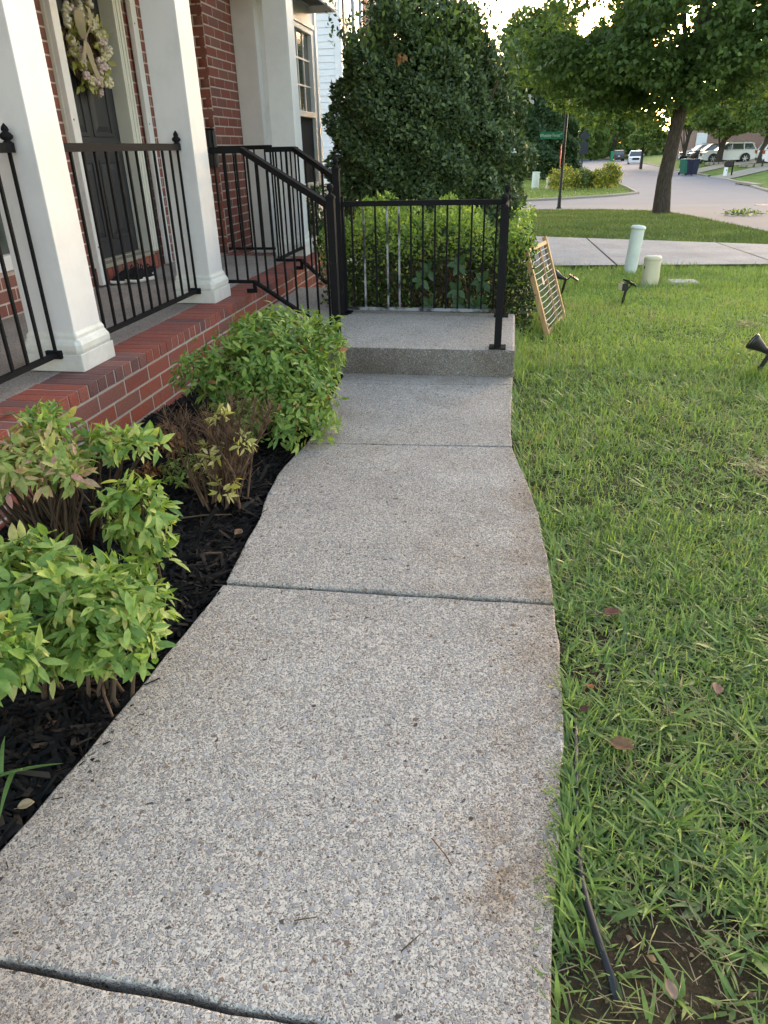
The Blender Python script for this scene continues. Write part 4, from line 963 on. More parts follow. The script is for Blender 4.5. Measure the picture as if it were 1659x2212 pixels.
tz = 2.36 - .35 * np.abs((sx + 1.0) / .95) ** 2.2 - .3 * np.clip(sx + .9, 0, 1) + .12 * np.sin(sx * 9)
Ps = np.stack([sx + sl * f + RNG.normal(scale=.02, size=len(f)), sy_ + RNG.normal(scale=.02, size=len(f)), tz + sh * f], 1)
O = unit(np.concatenate([u * np.array((1, 1, .7)), np.tile([0, -.2, 1.0], (len(Ps), 1)) + RNG.normal(scale=.5, size=(len(Ps), 3))]))
P = np.concatenate([P, Ps]); n = len(P)
D = unit(O * .6 + np.array([0, 0, .35]) + RNG.normal(scale=.6, size=(n, 3))); Nn = unit(O + np.array([0, 0, .6]) + RNG.normal(scale=.45, size=(n, 3)))
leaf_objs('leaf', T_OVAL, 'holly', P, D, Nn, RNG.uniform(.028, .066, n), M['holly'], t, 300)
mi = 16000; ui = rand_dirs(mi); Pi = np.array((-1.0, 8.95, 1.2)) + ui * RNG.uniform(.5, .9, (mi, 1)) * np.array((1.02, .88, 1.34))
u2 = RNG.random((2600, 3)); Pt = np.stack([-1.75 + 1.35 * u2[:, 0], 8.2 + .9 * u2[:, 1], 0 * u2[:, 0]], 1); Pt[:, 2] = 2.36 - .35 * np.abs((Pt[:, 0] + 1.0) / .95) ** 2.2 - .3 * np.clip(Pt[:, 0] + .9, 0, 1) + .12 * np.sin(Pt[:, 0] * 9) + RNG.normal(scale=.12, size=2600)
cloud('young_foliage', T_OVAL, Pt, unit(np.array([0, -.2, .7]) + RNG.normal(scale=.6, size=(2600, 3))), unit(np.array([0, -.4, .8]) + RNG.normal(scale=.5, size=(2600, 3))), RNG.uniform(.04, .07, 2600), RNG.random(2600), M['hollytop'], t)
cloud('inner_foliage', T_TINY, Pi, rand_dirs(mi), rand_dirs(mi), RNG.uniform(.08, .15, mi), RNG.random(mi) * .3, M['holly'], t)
for k in range(9): stems(t, (-1.0 + random.uniform(-.3, .3), 8.9, -.3), [(-1.0 + random.uniform(-.8, .8), 8.6 + random.uniform(-.4, .4), random.uniform(1.4, 2.5))], .03)
tag(np_obj('dead_leaf_clump', *cloud_arrays(T_OVAL, np.array([(-1.13, 7.93, 2.03)] * 9) + RNG.normal(scale=.025, size=(9, 3)), np.array([(0, -.3, -1)] * 9) + RNG.normal(scale=.4, size=(9, 3)), rand_dirs(9), RNG.uniform(.06, .1, 9), np.zeros(9))[:2], M['drybrown']),
    'withered tan dead leaves caught high in the front of the dark holly bush', 'dead leaves')
# shrub under the bay window
t = thing('window_shrub', 'slender dark shrub with glossy leaves growing under the bay window', 'shrub', (-1.95, 7.75, -.2))
P, D, Nn, Sc = map(np.concatenate, zip(sprigs((-1.98, 7.7, .72), (.15, .14, .25), 150, leaf=.06, low=-.9, per=4), sprigs((-1.9, 7.75, .3), (.17, .14, .3), 130, leaf=.06, low=-.9, per=4), sprigs((-1.78, 7.5, .35), (.1, .1, .2), 60, leaf=.05, low=-.9, per=4)))
leaf_objs('leaf', T_OVAL, 'holly', P, D, Nn, Sc, M['holly'], t, 300)
stems(t, (-1.93, 7.78, -.15), [(-1.95 + random.uniform(-.15, .15), 7.72 + random.uniform(-.1, .1), random.uniform(.4, .95)) for _ in range(8)], .007)

# ================================================================== TREES
def tree(label, x, y, trunk, crown_c, crown_r, nblob, nleaf, leaf, mt, group=None, tr=.25, name='tree', tm=None, gap=None, blobr=(.2, .34), low=-1, nl=7, seed=1, sink=.25, parts=0):
    r = random.Random(seed); z0 = float(gz(x, y))
    t = thing(name, label, 'tree', (x, y, z0), group)
    mb = MB(); pts = [(x, y, z0 - sink)] + trunk
    mb.tube(pts, [tr * 1.35] + [tr * (1 - .55 * i / len(trunk)) for i in range(len(trunk))], 14); mb.build('trunk', M['bark'], t)
    cc = np.array(crown_c); cr = np.array(crown_r); B = []
    while len(B) < nblob:
        d = rand_dirs(1)[0]
        if d[2] < low: continue
        q = cc + d * cr * r.uniform(.45, .92) ** .7
        if gap and gap(q) and r.random() < .9: continue
        B.append((q, r.uniform(*blobr) * float(cr.mean())))
    top = Vector(trunk[-1])
    for q, b in r.sample(B, min(nl, len(B))):
        st = Vector(pts[r.randint(max(1, len(pts) - 3), len(pts) - 1)]); e = Vector(q); mid = st.lerp(e, .5) + Vector((0, 0, .12 * (e - st).length))
        mb = MB(); mb.tube([st, mid, e], [tr * .38, tr * .22, tr * .06], 7); mb.build('limb', M['bark'], t)
    rad = np.array([b for _, b in B]); cen = np.array([q for q, _ in B]); pr = rad ** 2 / (rad ** 2).sum()
    k = RNG.choice(len(B), nleaf, p=pr); u = rand_dirs(nleaf); u[:, 2] = np.where(RNG.random(nleaf) < .35, np.abs(u[:, 2]), u[:, 2])
    P = cen[k] + u * rad[k][:, None] * (1 - RNG.gamma(1.3, .09, (nleaf, 1))) * np.array([1, 1, .75])
    D = unit(u * .5 + np.array([0, 0, -.25]) + RNG.normal(scale=.6, size=(nleaf, 3))); Nn = unit(u * .7 + np.array([0, 0, .7]) + RNG.normal(scale=.45, size=(nleaf, 3)))
    sc = leaf * RNG.uniform(.65, 1.25, nleaf)
    tint = np.clip(RNG.beta(2, 2.4, nleaf) + (RNG.random(len(B))[k] - .5) * .35, .001, .999)
    if parts:
        leaf_objs('leaf', tm or T_MAPLE, mt + 'obj', P[:parts * 4], D[:parts * 4], Nn[:parts * 4], sc[:parts * 4], M[mt], t, parts)
        P, D, Nn, sc, tint = (q[parts * 4:] for q in (P, D, Nn, sc, tint))
    cloud('crown', tm or T_MAPLE, P, D, Nn, sc, tint, M[mt], t)
    return t
def sparse(q): return q[0] < 2.4 and q[2] > 3.7
tree('big maple with a leaning dark trunk on the grass strip by the road', 4.25, 23.4, [(4.2, 23.4, .3), (4.3, 23.4, 1.4), (4.45, 23.4, 2.8), (4.65, 23.4, 4.6), (4.9, 23.4, 7)],
     (4.0, 23.6, 5.35), (5.15, 4.4, 3.75), 360, 115000, .125, 'maple', None, .2, 'maple_tree', None, sparse, (.09, .17), -1, 18, 3)
tree('shady tree filling the gap beyond the side street, behind the street name sign', 1.4, 64, [(1.4, 64, 1), (1.5, 64, 3)], (1.4, 64, 5.2), (3.6, 3.5, 5.0), 60, 26000, .3, 'treemid', 'trees beyond the side street', .3, 'tree', seed=5)
tree('dark green tree towering behind the holly on the far corner', -2.6, 60, [(-2.6, 60, 1), (-2.6, 60, 3)], (-1.8, 61, 1.9), (3.0, 3.2, 3.2), 44, 16000, .3, 'treemid', 'trees beyond the side street', .3, 'tree', seed=6)
def magnolia():
    x, y = 2.2, 60.0; z0 = float(gz(x, y)); t = thing('evergreen_tree', 'dense dark evergreen with branches to the ground on the corner lawn', 'tree', (x, y, z0))
    mb = MB(); mb.tube([(x, y, z0 - .2), (x, y, z0 + 4)], [.2, .08], 8); mb.build('trunk', M['bark'], t)
    n = 22000; h = RNG.random(n) ** .8; a = RNG.uniform(0, 6.283, n); lum = 1 + .16 * np.sin(a * 5 + h * 13) + .12 * np.sin(h * 25 + a * 3)
    rr = 2.15 * (1 - h ** 2.2) ** .75 * lum * (1 - RNG.gamma(1.4, .05, n)) * np.where(h < .08, .9, 1)
    P = np.stack([x + rr * np.cos(a), y + rr * np.sin(a), z0 + .15 + 5.6 * h], 1); O = np.stack([np.cos(a), np.sin(a), .4 + 0 * a], 1)
    cloud('crown', T_MAPLE, P, unit(O * .6 + RNG.normal(scale=.6, size=(n, 3))), unit(O + np.array([0, 0, .6]) + RNG.normal(scale=.4, size=(n, 3))), RNG.uniform(.14, .3, n), RNG.random(n), M['treedark'], t)
magnolia()
G_L = 'light green trees beyond the street bend'
for i, (x, y, s, lb) in enumerate([(10.2, 150, 1.0, 'light green tree beyond the bend, left of the green bin'), (14.2, 158, 1.15, 'light green tree rising behind the parked grey car'), (6.0, 140, 1.2, 'light green tree at the bend, left of the dark sign plates'), (19, 165, 1.2, 'pale tree behind the white car facing the viewer')]):
    tree(lb, x, y, [(x, y, 0), (x, y, 2)], (x, y, 3.2 * s), (3.6 * s, 3 * s, 4.6 * s), 30, 7000, .5, 'treelight', G_L, .2, 'tree', seed=20 + i)
G_R = 'street trees on the opposite lawn'
tree('pale barked street tree standing in front of the white off-roader', 18.6, 78, [(18.6, 78, .2), (18.75, 78, 1.2), (18.9, 78, 2.4)], (18.7, 77.5, 3.6), (4.2, 3, 2.0), 40, 14000, .24, 'treelight', G_R, .28, 'tree', seed=31, sink=.6)
tree('street tree at the right edge, in front of the white car tail', 18.75, 65.5, [(18.8, 65.5, .2), (19.0, 65.5, 1.5), (19.1, 65.5, 3)], (18.9, 65.5, 4.2), (3.4, 3, 2.7), 40, 12000, .22, 'treemid', G_R, .34, 'tree', seed=32, sink=.6)
tree('thin street tree left of the silver white car, beside the dark mailbox post', 16.6, 84, [(16.6, 84, .2), (16.75, 84, 1.4), (16.9, 84, 2.6)], (16.6, 84, 3.8), (2.2, 2, 1.5), 24, 5000, .22, 'treemid', G_R, .2, 'tree', seed=33, sink=.4)
tree('low leafy tree whose leaves hang before the white parked car', 12.6, 84, [(12.6, 84, .2), (12.6, 84, 1.4)], (13.0, 84, 1.9), (2.1, 1.5, 1.25), 24, 5500, .24, 'treelight', None, .12, 'tree', seed=34)
n = 60000; th_ = RNG.uniform(-.5, .75, n); dd = RNG.uniform(175, 210, n); hh = 11 + 4 * np.sin(th_ * 23) + 3 * np.sin(th_ * 61 + 1)
P = np.stack([dd * np.sin(th_), dd * np.cos(th_), -2.5 + hh * RNG.random(n) ** .8], 1)
o = cloud('woods', T_MAPLE, P, rand_dirs(n), unit(np.array([0, -.7, .6]) + RNG.normal(scale=.5, size=(n, 3))), RNG.uniform(.7, 1.5, n), RNG.random(n), M['treemid'], None)
tag(o, 'distant green woods closing the view at the end of the street', 'woods')

# ================================================================== GRASS
def blades(P, ang, L, W, lean, curve, nseg):
    """arrays -> triangles; lean and curve in radians from upright"""
    n = len(P); st = np.linspace(0, 1, nseg + 1); hx = np.zeros(n); hz = np.zeros(n); dx, dy = np.cos(ang), np.sin(ang); sx, sy = -dy, dx; V = []
    for i, f in enumerate(st):
        if i:
            a = lean + curve * (st[i - 1] + f) / 2; hx = hx + np.sin(a) * L / nseg; hz = hz + np.cos(a) * L / nseg
        c = np.stack([P[:, 0] + dx * hx, P[:, 1] + dy * hx, np.maximum(P[:, 2] + hz, P[:, 2] + .004 * f)], 1)
        ww = W * .5 * (1 - f ** 1.8) * (.75 + .5 * min(1, f * 3)) if i < nseg else None
        if ww is None: V.append(c[:, None])
        else:
            s = np.stack([sx * ww, sy * ww, 0 * ww], 1); V.append(np.stack([c - s, c + s], 1))
    V = np.concatenate(V, 1); m = V.shape[1]; F = []
    for i in range(nseg - 1): F += [(2 * i, 2 * i + 1, 2 * i + 3), (2 * i, 2 * i + 3, 2 * i + 2)]
    F.append((2 * nseg - 2, 2 * nseg - 1, 2 * nseg)); F = np.array(F)
    return V.reshape(-1, 3), (F[None] + (np.arange(n) * m)[:, None, None]).reshape(-1, 3), m
BARE = [(.36, .79, .2, 1.0), (.24, .64, .2, .97), (.33, 1.72, .1, .8), (.25, 1.55, .1, .8), (.5, 1.5, .12, .6), (.62, 1.12, .1, .55), (.3, 1.2, .07, .6), (.75, 2.3, .12, .5), (.5, 2.9, .15, .4), (1.0, 3.4, .14, .4), (.72, .95, .1, .5), (.42, 2.2, .1, .5), (.9, 1.8, .12, .55)]
def bareness(x, y):
    b = np.zeros_like(x)
    for cx_, cy_, r_b, s in BARE: b = np.maximum(b, s * np.exp(-(((x - cx_) ** 2 + (y - cy_) ** 2) / r_b ** 2) ** 1.5))
    return b
def patch(x, y): return .5 + .25 * np.sin(x * 2.3 + 1.7 * np.sin(y * 1.9)) + .25 * np.sin(y * 2.9 + 1.3 * np.sin(x * 3.7 + .6))
def scatter(n, x0, x1, y0, y1, m=60):
    x = RNG.uniform(x0, x1, n); y = RNG.uniform(y0, y1, n); P = np.stack([x, y, gz(x, y) - .006], 1); u, v, k = vproj(P)
    ok = (k > .2) & (u > -m) & (u < 1659 + m) & (v > -m) & (v < 2212 + m * 3)
    ok &= ~((y < 4.32) & (x < WR(np.clip(y, -.5, 4.25)) + .012)) & ~((x < .07) & (y >= 4.3) & (y < 5.38)) & ~((x < -.0) & (y > 5.3) & (y < 9))
    return P[ok]
GV, GF, GT, go = [], [], [], 0
def put(P, ang, L, W, lean, curve, nseg, tint):
    global go
    V, F, m = blades(P, ang, L, W, lean, curve, nseg); GV.append(V); GF.append(F + go); GT.append(np.repeat(np.clip(tint, .001, .999), m)); go += len(V)
def field(n, x0, x1, y0, y1, L, W, lean, tint, nseg, thin=True, jit=.16, off=0.0):
    P = scatter(n, x0, x1, y0, y1); x, y = P[:, 0], P[:, 1]
    if thin:
        hf = .5 + .5 * np.sin(x * 13 + 2.1 * np.sin(y * 9)) * np.sin(y * 11 + 1.7 * np.sin(x * 8)); P = P[RNG.random(len(P)) > np.maximum(bareness(x, y), .55 * sstep(.45, .1, hf))]; x, y = P[:, 0], P[:, 1]
    q = len(P); pt = patch(x * 1.4 + off, y * 1.4)
    put(P, RNG.uniform(0, 6.283, q) , L * RNG.uniform(.5, 1.3, q) * (.7 + .6 * pt), W * RNG.uniform(.6, 1.3, q), np.abs(RNG.normal(scale=lean, size=q)), RNG.uniform(.2, 1.6, q), nseg, tint + (pt - .5) * .25 + RNG.normal(scale=jit, size=q))
def dry(n, x0, x1, y0, y1, L=.05):
    P = scatter(n * 3, x0, x1, y0, y1); P = P[RNG.random(len(P)) < .08 + .22 * bareness(P[:, 0], P[:, 1]) + .35 * sstep(.75, .95, patch(P[:, 0] * 2.2, P[:, 1] * 2.2))]; P[:, 2] += RNG.uniform(.004, .022, len(P)); q = len(P)
    put(P, RNG.uniform(0, 6.283, q), L * RNG.uniform(.4, 1.5, q), np.full(q, .0022), RNG.uniform(1.2, 1.6, q), RNG.normal(scale=.15, size=q), 2, RNG.uniform(.86, .98, q))
def tufts(n, x0, x1, y0, y1, per, L, W, tint, tl=(.75, 1.5)):
    C0 = scatter(n, x0, x1, y0, y1); C0 = C0[RNG.random(len(C0)) > bareness(C0[:, 0], C0[:, 1]) * .8]; q = len(C0)
    tt = np.repeat(tint + RNG.normal(scale=.12, size=q), per); k = np.repeat(RNG.uniform(.6, 1.25, q), per); P = np.repeat(C0, per, 0) + RNG.normal(scale=.008, size=(q * per, 3)) * (1, 1, 0)
    m = len(P); put(P, RNG.uniform(0, 6.283, m), L * k * RNG.uniform(.6, 1.25, m), W * k * RNG.uniform(.7, 1.2, m), RNG.uniform(*tl, m), RNG.uniform(.1, .8, m), 4, tt + RNG.normal(scale=.07, size=m))
# close turf, crab grass tufts, straw
field(62000, .1, 1.9, .3, 2.6, .045, .004, .85, .42, 4, jit=.24)
field(72000, .1, 3.2, 2.2, 5.2, .048, .0044, .75, .52, 3, jit=.22)
field(90000, .0, 5.0, 4.6, 9.2, .05, .0062, .6, .68, 3, jit=.12)  # lighter tint puts the brighter light on the mid lawn into the colour
field(20000, .0, 5.5, 8.2, 10.1, .085, .007, .35, .42, 3)
tufts(1000, .13, 1.5, .35, 2.4, 10, .075, .0085, .38); tufts(700, .2, 2.4, 2.0, 4.6, 9, .075, .0085, .5); tufts(500, .13, 1.3, .5, 2.6, 6, .06, .012, .3, (.9, 1.5)); tufts(160, .4, 3, 4, 7.5, 8, .08, .008, .62)
tufts(80, .12, 1.1, .3, 1.6, 9, .1, .009, .4, (.5, 1.3)); tufts(16, .25, .75, .42, .68, 12, .13, .011, .4, (.2, .9))
dry(5000, .12, 1.4, .3, 2.2); dry(5000, .1, 2.6, 2.2, 5.0)
for cx_, cy_ in ((1.9, 6.1), (2.3, 6.4), (1.12, 3.05)): 
    q = 110; P = np.stack([cx_ + RNG.normal(scale=.05, size=q), cy_ + RNG.normal(scale=.05, size=q), np.zeros(q)], 1); P[:, 2] = gz(P[:, 0], P[:, 1]) + RNG.uniform(0, .03, q)
    put(P, RNG.uniform(0, 6.28, q), RNG.uniform(.03, .08, q), np.full(q, .004), RNG.uniform(.9, 1.5, q), RNG.uniform(0, .3, q), 2, RNG.uniform(.92, 1, q))
# weeds leaning over the walk edge
q = 1300; y = RNG.uniform(.4, 4.25, q); y = np.where(RNG.random(q) < .45, RNG.uniform(.85, 1.5, q), y); y = y[RNG.random(q) < .12 + .88 * sstep(-.3, .6, np.sin(y * 9 + 2 * np.sin(y * 4.3)))]; q = len(y); P = np.stack([WR(y) + .012 + RNG.gamma(1.2, .012, q), y, np.full(q, -.035)], 1)
put(P, RNG.normal(2.6, 1.0, q), RNG.uniform(.035, .085, q), RNG.uniform(.004, .0105, q), RNG.uniform(.2, .9, q), RNG.uniform(.2, 1.0, q), 4, .36 + RNG.normal(scale=.12, size=q))
q = 260; y = RNG.uniform(4.3, 5.4, q); P = np.stack([.075 + RNG.gamma(1.2, .02, q), y, np.full(q, -.04)], 1)
put(P, RNG.normal(2.2, 1.2, q), RNG.uniform(.08, .17, q), RNG.uniform(.004, .007, q), RNG.uniform(.1, .6, q), RNG.uniform(.3, 1.2, q), 4, .5 + RNG.normal(scale=.12, size=q))
# long grass round the things standing in the lawn
for cx_, cy_, rr_, q in ((.4, 5.9, .16, 500), (1.47, 8.37, .14, 300), (1.43, 9.4, .12, 260), (1.07, 7.19, .05, 120), (1.5, 4.53, .05, 160), (.53, 7.9, .05, 100), (1.9, 8.5, .25, 200)):
    P = np.stack([cx_ + RNG.normal(scale=rr_, size=q), cy_ + RNG.normal(scale=rr_ * 1.6, size=q), np.zeros(q)], 1); P[:, 2] = gz(P[:, 0], P[:, 1]) - .01
    put(P, RNG.uniform(0, 6.28, q), RNG.uniform(.06, .14, q), RNG.uniform(.004, .007, q), RNG.uniform(.05, .5, q), RNG.uniform(.2, 1.1, q), 3, .42 + RNG.normal(scale=.15, size=q))
g = np_obj('grass', np.concatenate(GV), np.concatenate(GF), M['grass'], None, 'stuff', np.concatenate(GT))
tag(g, 'uneven green front lawn with crabgrass, straw and bare soil along the walk', 'grass')
GV, GF, GT, go = [], [], [], 0
P = scatter(90000, -1, 6, 12.6, 26.4); x, y = P[:, 0], P[:, 1]
rl = np.array([road_left(b) for b in y]); P = P[(y > df(x) + .05) & (x < rl - .05)]; q = len(P)
put(P, RNG.uniform(0, 6.28, q), RNG.uniform(.05, .11, q), RNG.uniform(.012, .022, q), RNG.uniform(0, .6, q), RNG.uniform(.2, 1, q), 2, .35 + .4 * (patch(P[:, 0], P[:, 1]) - .5) + RNG.normal(scale=.15, size=q))
P = scatter(16000, -1, 6.2, 33, 56); rl = np.array([road_left(b) for b in P[:, 1]]); P = P[P[:, 0] < rl - .1]; q = len(P); P[:, 2] += .05
put(P, RNG.uniform(0, 6.28, q), RNG.uniform(.05, .09, q), RNG.uniform(.03, .05, q), RNG.uniform(0, .6, q), RNG.uniform(.2, 1, q), 1, .78 + RNG.normal(scale=.15, size=q))  # raised tint paints sunlight onto the corner lawn
g = np_obj('grass', np.concatenate(GV), np.concatenate(GF), M['grass_far'], None, 'stuff', np.concatenate(GT))
tag(g, 'mown darker green verge between the driveway and the road', 'grass')

Pq = scatter(60000, .1, 2.2, .3, 4); Pq = Pq[RNG.random(len(Pq)) < 1.1 * bareness(Pq[:, 0], Pq[:, 1]) ** 2]; Pq = Pq[:5200]; q = len(Pq); Pq[:, 2] += RNG.uniform(.0, .012, q)
M['crumb'] = mat('soil_crumb', (.08, .05, .03), .95, .1); _n = N(M['crumb']); _n.col(_n.ramp(_n.var(), [(0, (.03, .02, .013)), (.5, (.08, .05, .03)), (.85, (.15, .1, .06)), (1, (.26, .19, .11))]))
cr = cloud('soil_crumbs', (np.array([(-.5, -.3, 0), (.5, -.25, 0), (.1, .45, 0), (0, 0, .45)], float), np.array([(0, 1, 3), (1, 2, 3), (2, 0, 3)])), Pq, unit(RNG.normal(size=(q, 3)) * (1, 1, .2)), unit(np.array([0, 0, 1]) + RNG.normal(scale=.35, size=(q, 3))), RNG.gamma(1.6, .0028, q) + .002, RNG.random(q), M['crumb'], None)
tag(cr, 'crumbly brown soil and thatch in the bare patches beside the walk', 'soil')

# ================================================================== THINGS ON THE LAWN
def leaf_litter(label, x, y, z, s, rz, col, curl=.55):
    s *= .68; z -= .006 if x > 0 else 0; col = tuple(c * .75 for c in col)
    mb = MB(); r = random.Random(int(x * 1000 + y * 77)); n = 7; v = []
    for i in range(n + 1):
        f = i / n; wv = s * .36 * math.sin(math.pi * min(.98, f * .93 + .05)) ** .8
        for k in (-1, -.5, 0, .5, 1):
            v.append(((f - .5) * s, k * wv * (1 + r.uniform(-.12, .12)), abs(k) ** 1.5 * wv * curl + .25 * s * (f - .5) ** 2 + r.uniform(0, .06) * s))
    mb.add(v, [(5 * i + k, 5 * i + k + 1, 5 * i + k + 6, 5 * i + k + 5) for i in range(n) for k in range(4)], True)
    mb.tube([(-.5 * s, 0, .06 * s), (-.75 * s, .04 * s, .03 * s)], .02 * s, 5)
    m = mat('dead_leaf_' + 'abcdefghijklmnop'[len([q for q in bpy.data.materials if q.name.startswith('dead_leaf_')]) % 16], col, .75, .2); q = N(m)
    q.col(q.mix(q.noise(60, 4), tuple(c * .6 for c in col), tuple(c * 1.25 for c in col)))
    o = mb.build('fallen_leaf', m); so = o.modifiers.new('t', 'SOLIDIFY'); so.thickness = .001
    o.location = (x, y, z); o.rotation_euler = (random.uniform(-.25, .25), random.uniform(-.25, .25), rz); tag(o, label, 'leaf', 'dry leaves fallen on lawn and bed')
leaf_litter('reddish brown curled leaf on the lawn just beyond the second walk joint', .36, 1.85, .0, .075, .2, (.25, .11, .07))
leaf_litter('tan dry leaf lying on the lawn beside the walk, largest of the fallen leaves', .32, 1.30, .005, .085, -.5, (.36, .2, .1))
leaf_litter('narrow pale brown leaf standing upright in the grass farther from the walk', .58, 1.53, .01, .06, 1.4, (.38, .22, .14))
leaf_litter('pinkish tan leaf in the grass at the bottom of the photo', .33, .76, .0, .045, 1.9, (.42, .27, .18))
leaf_litter('small dark brown leaf in weeds against the walk edge', .245, 1.42, .0, .04, .6, (.12, .05, .035))
leaf_litter('orange and green leaf in weeds close to the walk edge', .265, 1.5, .005, .035, 2.2, (.45, .16, .06))
leaf_litter('curled tan leaf on the mulch at the left walk edge', -.965, .94, .0, .05, .5, (.5, .36, .2))
leaf_litter('pink brown leaf on the mulch below the near green mound', -1.05, 1.17, .0, .045, 1.0, (.3, .15, .1))
leaf_litter('rust coloured leaf on mulch between the bare twigs and the walk', -.93, 2.18, .0, .06, 1.3, (.33, .18, .1))
leaf_litter('pale leaf lying on the mulch right of the leggy clump', -.98, 1.95, .0, .05, .2, (.4, .3, .22))
leaf_litter('dry leaf lying on the brick rowlock at the left edge', -1.93, 2.42, PZ + .006, .07, .3, (.35, .25, .15))
def stick(label, pts, r, mt='twig', group='sticks and twigs on bed and walk'):
    mb = MB(); mb.tube(pts, [r * (1 - .4 * i / (len(pts) - 1)) for i in range(len(pts))], 6); o = mb.build('stick', M[mt]); tag(o, label, 'stick', group)
stick('crooked brown stick sticking out of the mulch under the near green mound', [(-1.0, 1.33, .03), (-.96, 1.27, .02), (-.91, 1.215, .008)], .005)
stick('pale twig lying on mulch in front of the dying shrub', [(-1.2, 2.24, .01), (-1.1, 2.27, .018), (-1.0, 2.3, .012)], .004)
stick('short light wood chip on mulch near the second walk joint', [(-1.0, 2.0, .012), (-.93, 2.01, .015)], .006)
stick('dark twig lying on the near walk slab, left of two', [(-.32, .776, .003), (-.28, .788, .004)], .0014, 'stem')
stick('dark twig lying on the near walk slab, right of two', [(-.12, .75, .003), (-.09, .785, .004)], .0014, 'stem')
stick('broken dry grass stalk on the walk slab near the brown stain', [(-.09, .985, .003), (-.06, .95, .005), (-.045, .93, .003)], .0016)
st = mat('pale_stone', (.36, .34, .31), .85); bm = bmesh.new(); bmesh.ops.create_icosphere(bm, subdivisions=2, radius=1)
for v in bm.verts: v.co = Vector((v.co.x * .02, v.co.y * .014, v.co.z * .009)) * (1 + .15 * math.sin(v.co.x * 7 + v.co.y * 5))
o = MB().bm(bm, True).build('stone', st); o.location = (-.905, 2.52, .0); o.rotation_euler = (0, .2, .4); tag(o, 'pale grey stone on the mulch at the walk edge beside the dying shrub', 'stone')
# drip hose along the walk
mb = MB(); mb.tube([(.228, 1.6, -.06), (.222, 1.36, -.022), (.212, 1.22, -.016), (.2, 1.06, -.02), (.203, .95, -.014), (.21, .89, -.008), (.222, .83, -.008), (.24, .77, -.02), (.25, .73, -.06)], .0075, 10)
o = mb.build('drip_hose', M['plastic_black']); tag(o, 'black drip irrigation hose half buried along the right walk edge', 'hose')

# trellis frame leaning on the hedge
def trellis():
    t = thing('wooden_trellis', 'pale wooden framed trellis with white cords leaning against the hedge', 'trellis', (0, 0, 0))
    Wd, H = .86, .69; s = .036        # local: x along width, y depth, z up
    mb = MB(); mb.box(0, s, -.018, .018, 0, H, .003); a = mb.build('stile', M['wood'], t)
    mb = MB(); mb.box(Wd - s, Wd, -.018, .018, 0, H, .003); b = mb.build('stile', M['wood'], t)
    mb = MB(); mb.box(Wd * .58, Wd * .58 + .014, -.012, .012, .03, H - .04, .002); mb.build('stile', M['wood'], t)
    for z in (.012, H - .06): mb = MB(); mb.box(s + .001, Wd - s - .001, -.012, .012, z, z + .03, .003); mb.build('rail', M['wood'], t)
    mb = MB()
    for z in (.09, .55): mb.lathe([(.0, .014), (.008, .013), (.013, .009), (.013, .0)], (s / 2, -.019, z), 12, (0, -1, 0))
    mb.build('knob', mat('knob_wood', (.6, .48, .3), .5), a)
    cw = mat('white_cord', (.75, .74, .7), .7); dk = mat('green_wire', (.05, .09, .06), .6)
    for k in range(13):
        z = .075 + k * .044
        for x0, x1, sag in ((s, Wd * .58, .009), (Wd * .58 + .014, Wd - s, .003)):
            mb = MB(); mb.tube([(x0 + (x1 - x0) * f, -.004, z - sag * 4 * f * (1 - f) * (1 if k % 2 else .7)) for f in (0, .2, .4, .6, .8, 1)], .0026, 5); mb.build('cord', cw, t)
    mb = MB()
    for k in range(15):
        x = s + (Wd * .58 - s) * (k + .5) / 15; mb.tube([(x, .003, .04), (x + .004, .006, .35), (x, .003, H - .06)], .0018, 4, False)
    for k in range(9):
        x = Wd * .58 + .014 + (Wd * .42 - s - .014) * (k + .5) / 9; mb.tube([(x, .003, .04), (x, .003, H - .06)], .0018, 4, False)
    mb.build('wire', dk, t, 'stuff')
    mb = MB(); mb.box(.3, .36, -.007, -.0055, .36, .42); mb.box(.62, .66, -.007, -.0055, .44, .48); mb.build('paper_tag', mat('paper_tag', (.6, .42, .35), .7), t)
    A, B, Tp = Vector((.31, 5.55, -.055)), Vector((.48, 6.36, -.08)), Vector((.095, 5.62, .60))
    ex = (B - A).normalized(); ez = (Tp - A); ez = (ez - ex * ez.dot(ex)).normalized(); ey = ez.cross(ex)
    t.matrix_world = Matrix((ex, ey, ez)).transposed().to_4x4() @ Matrix.Identity(4); t.location = A
trellis()

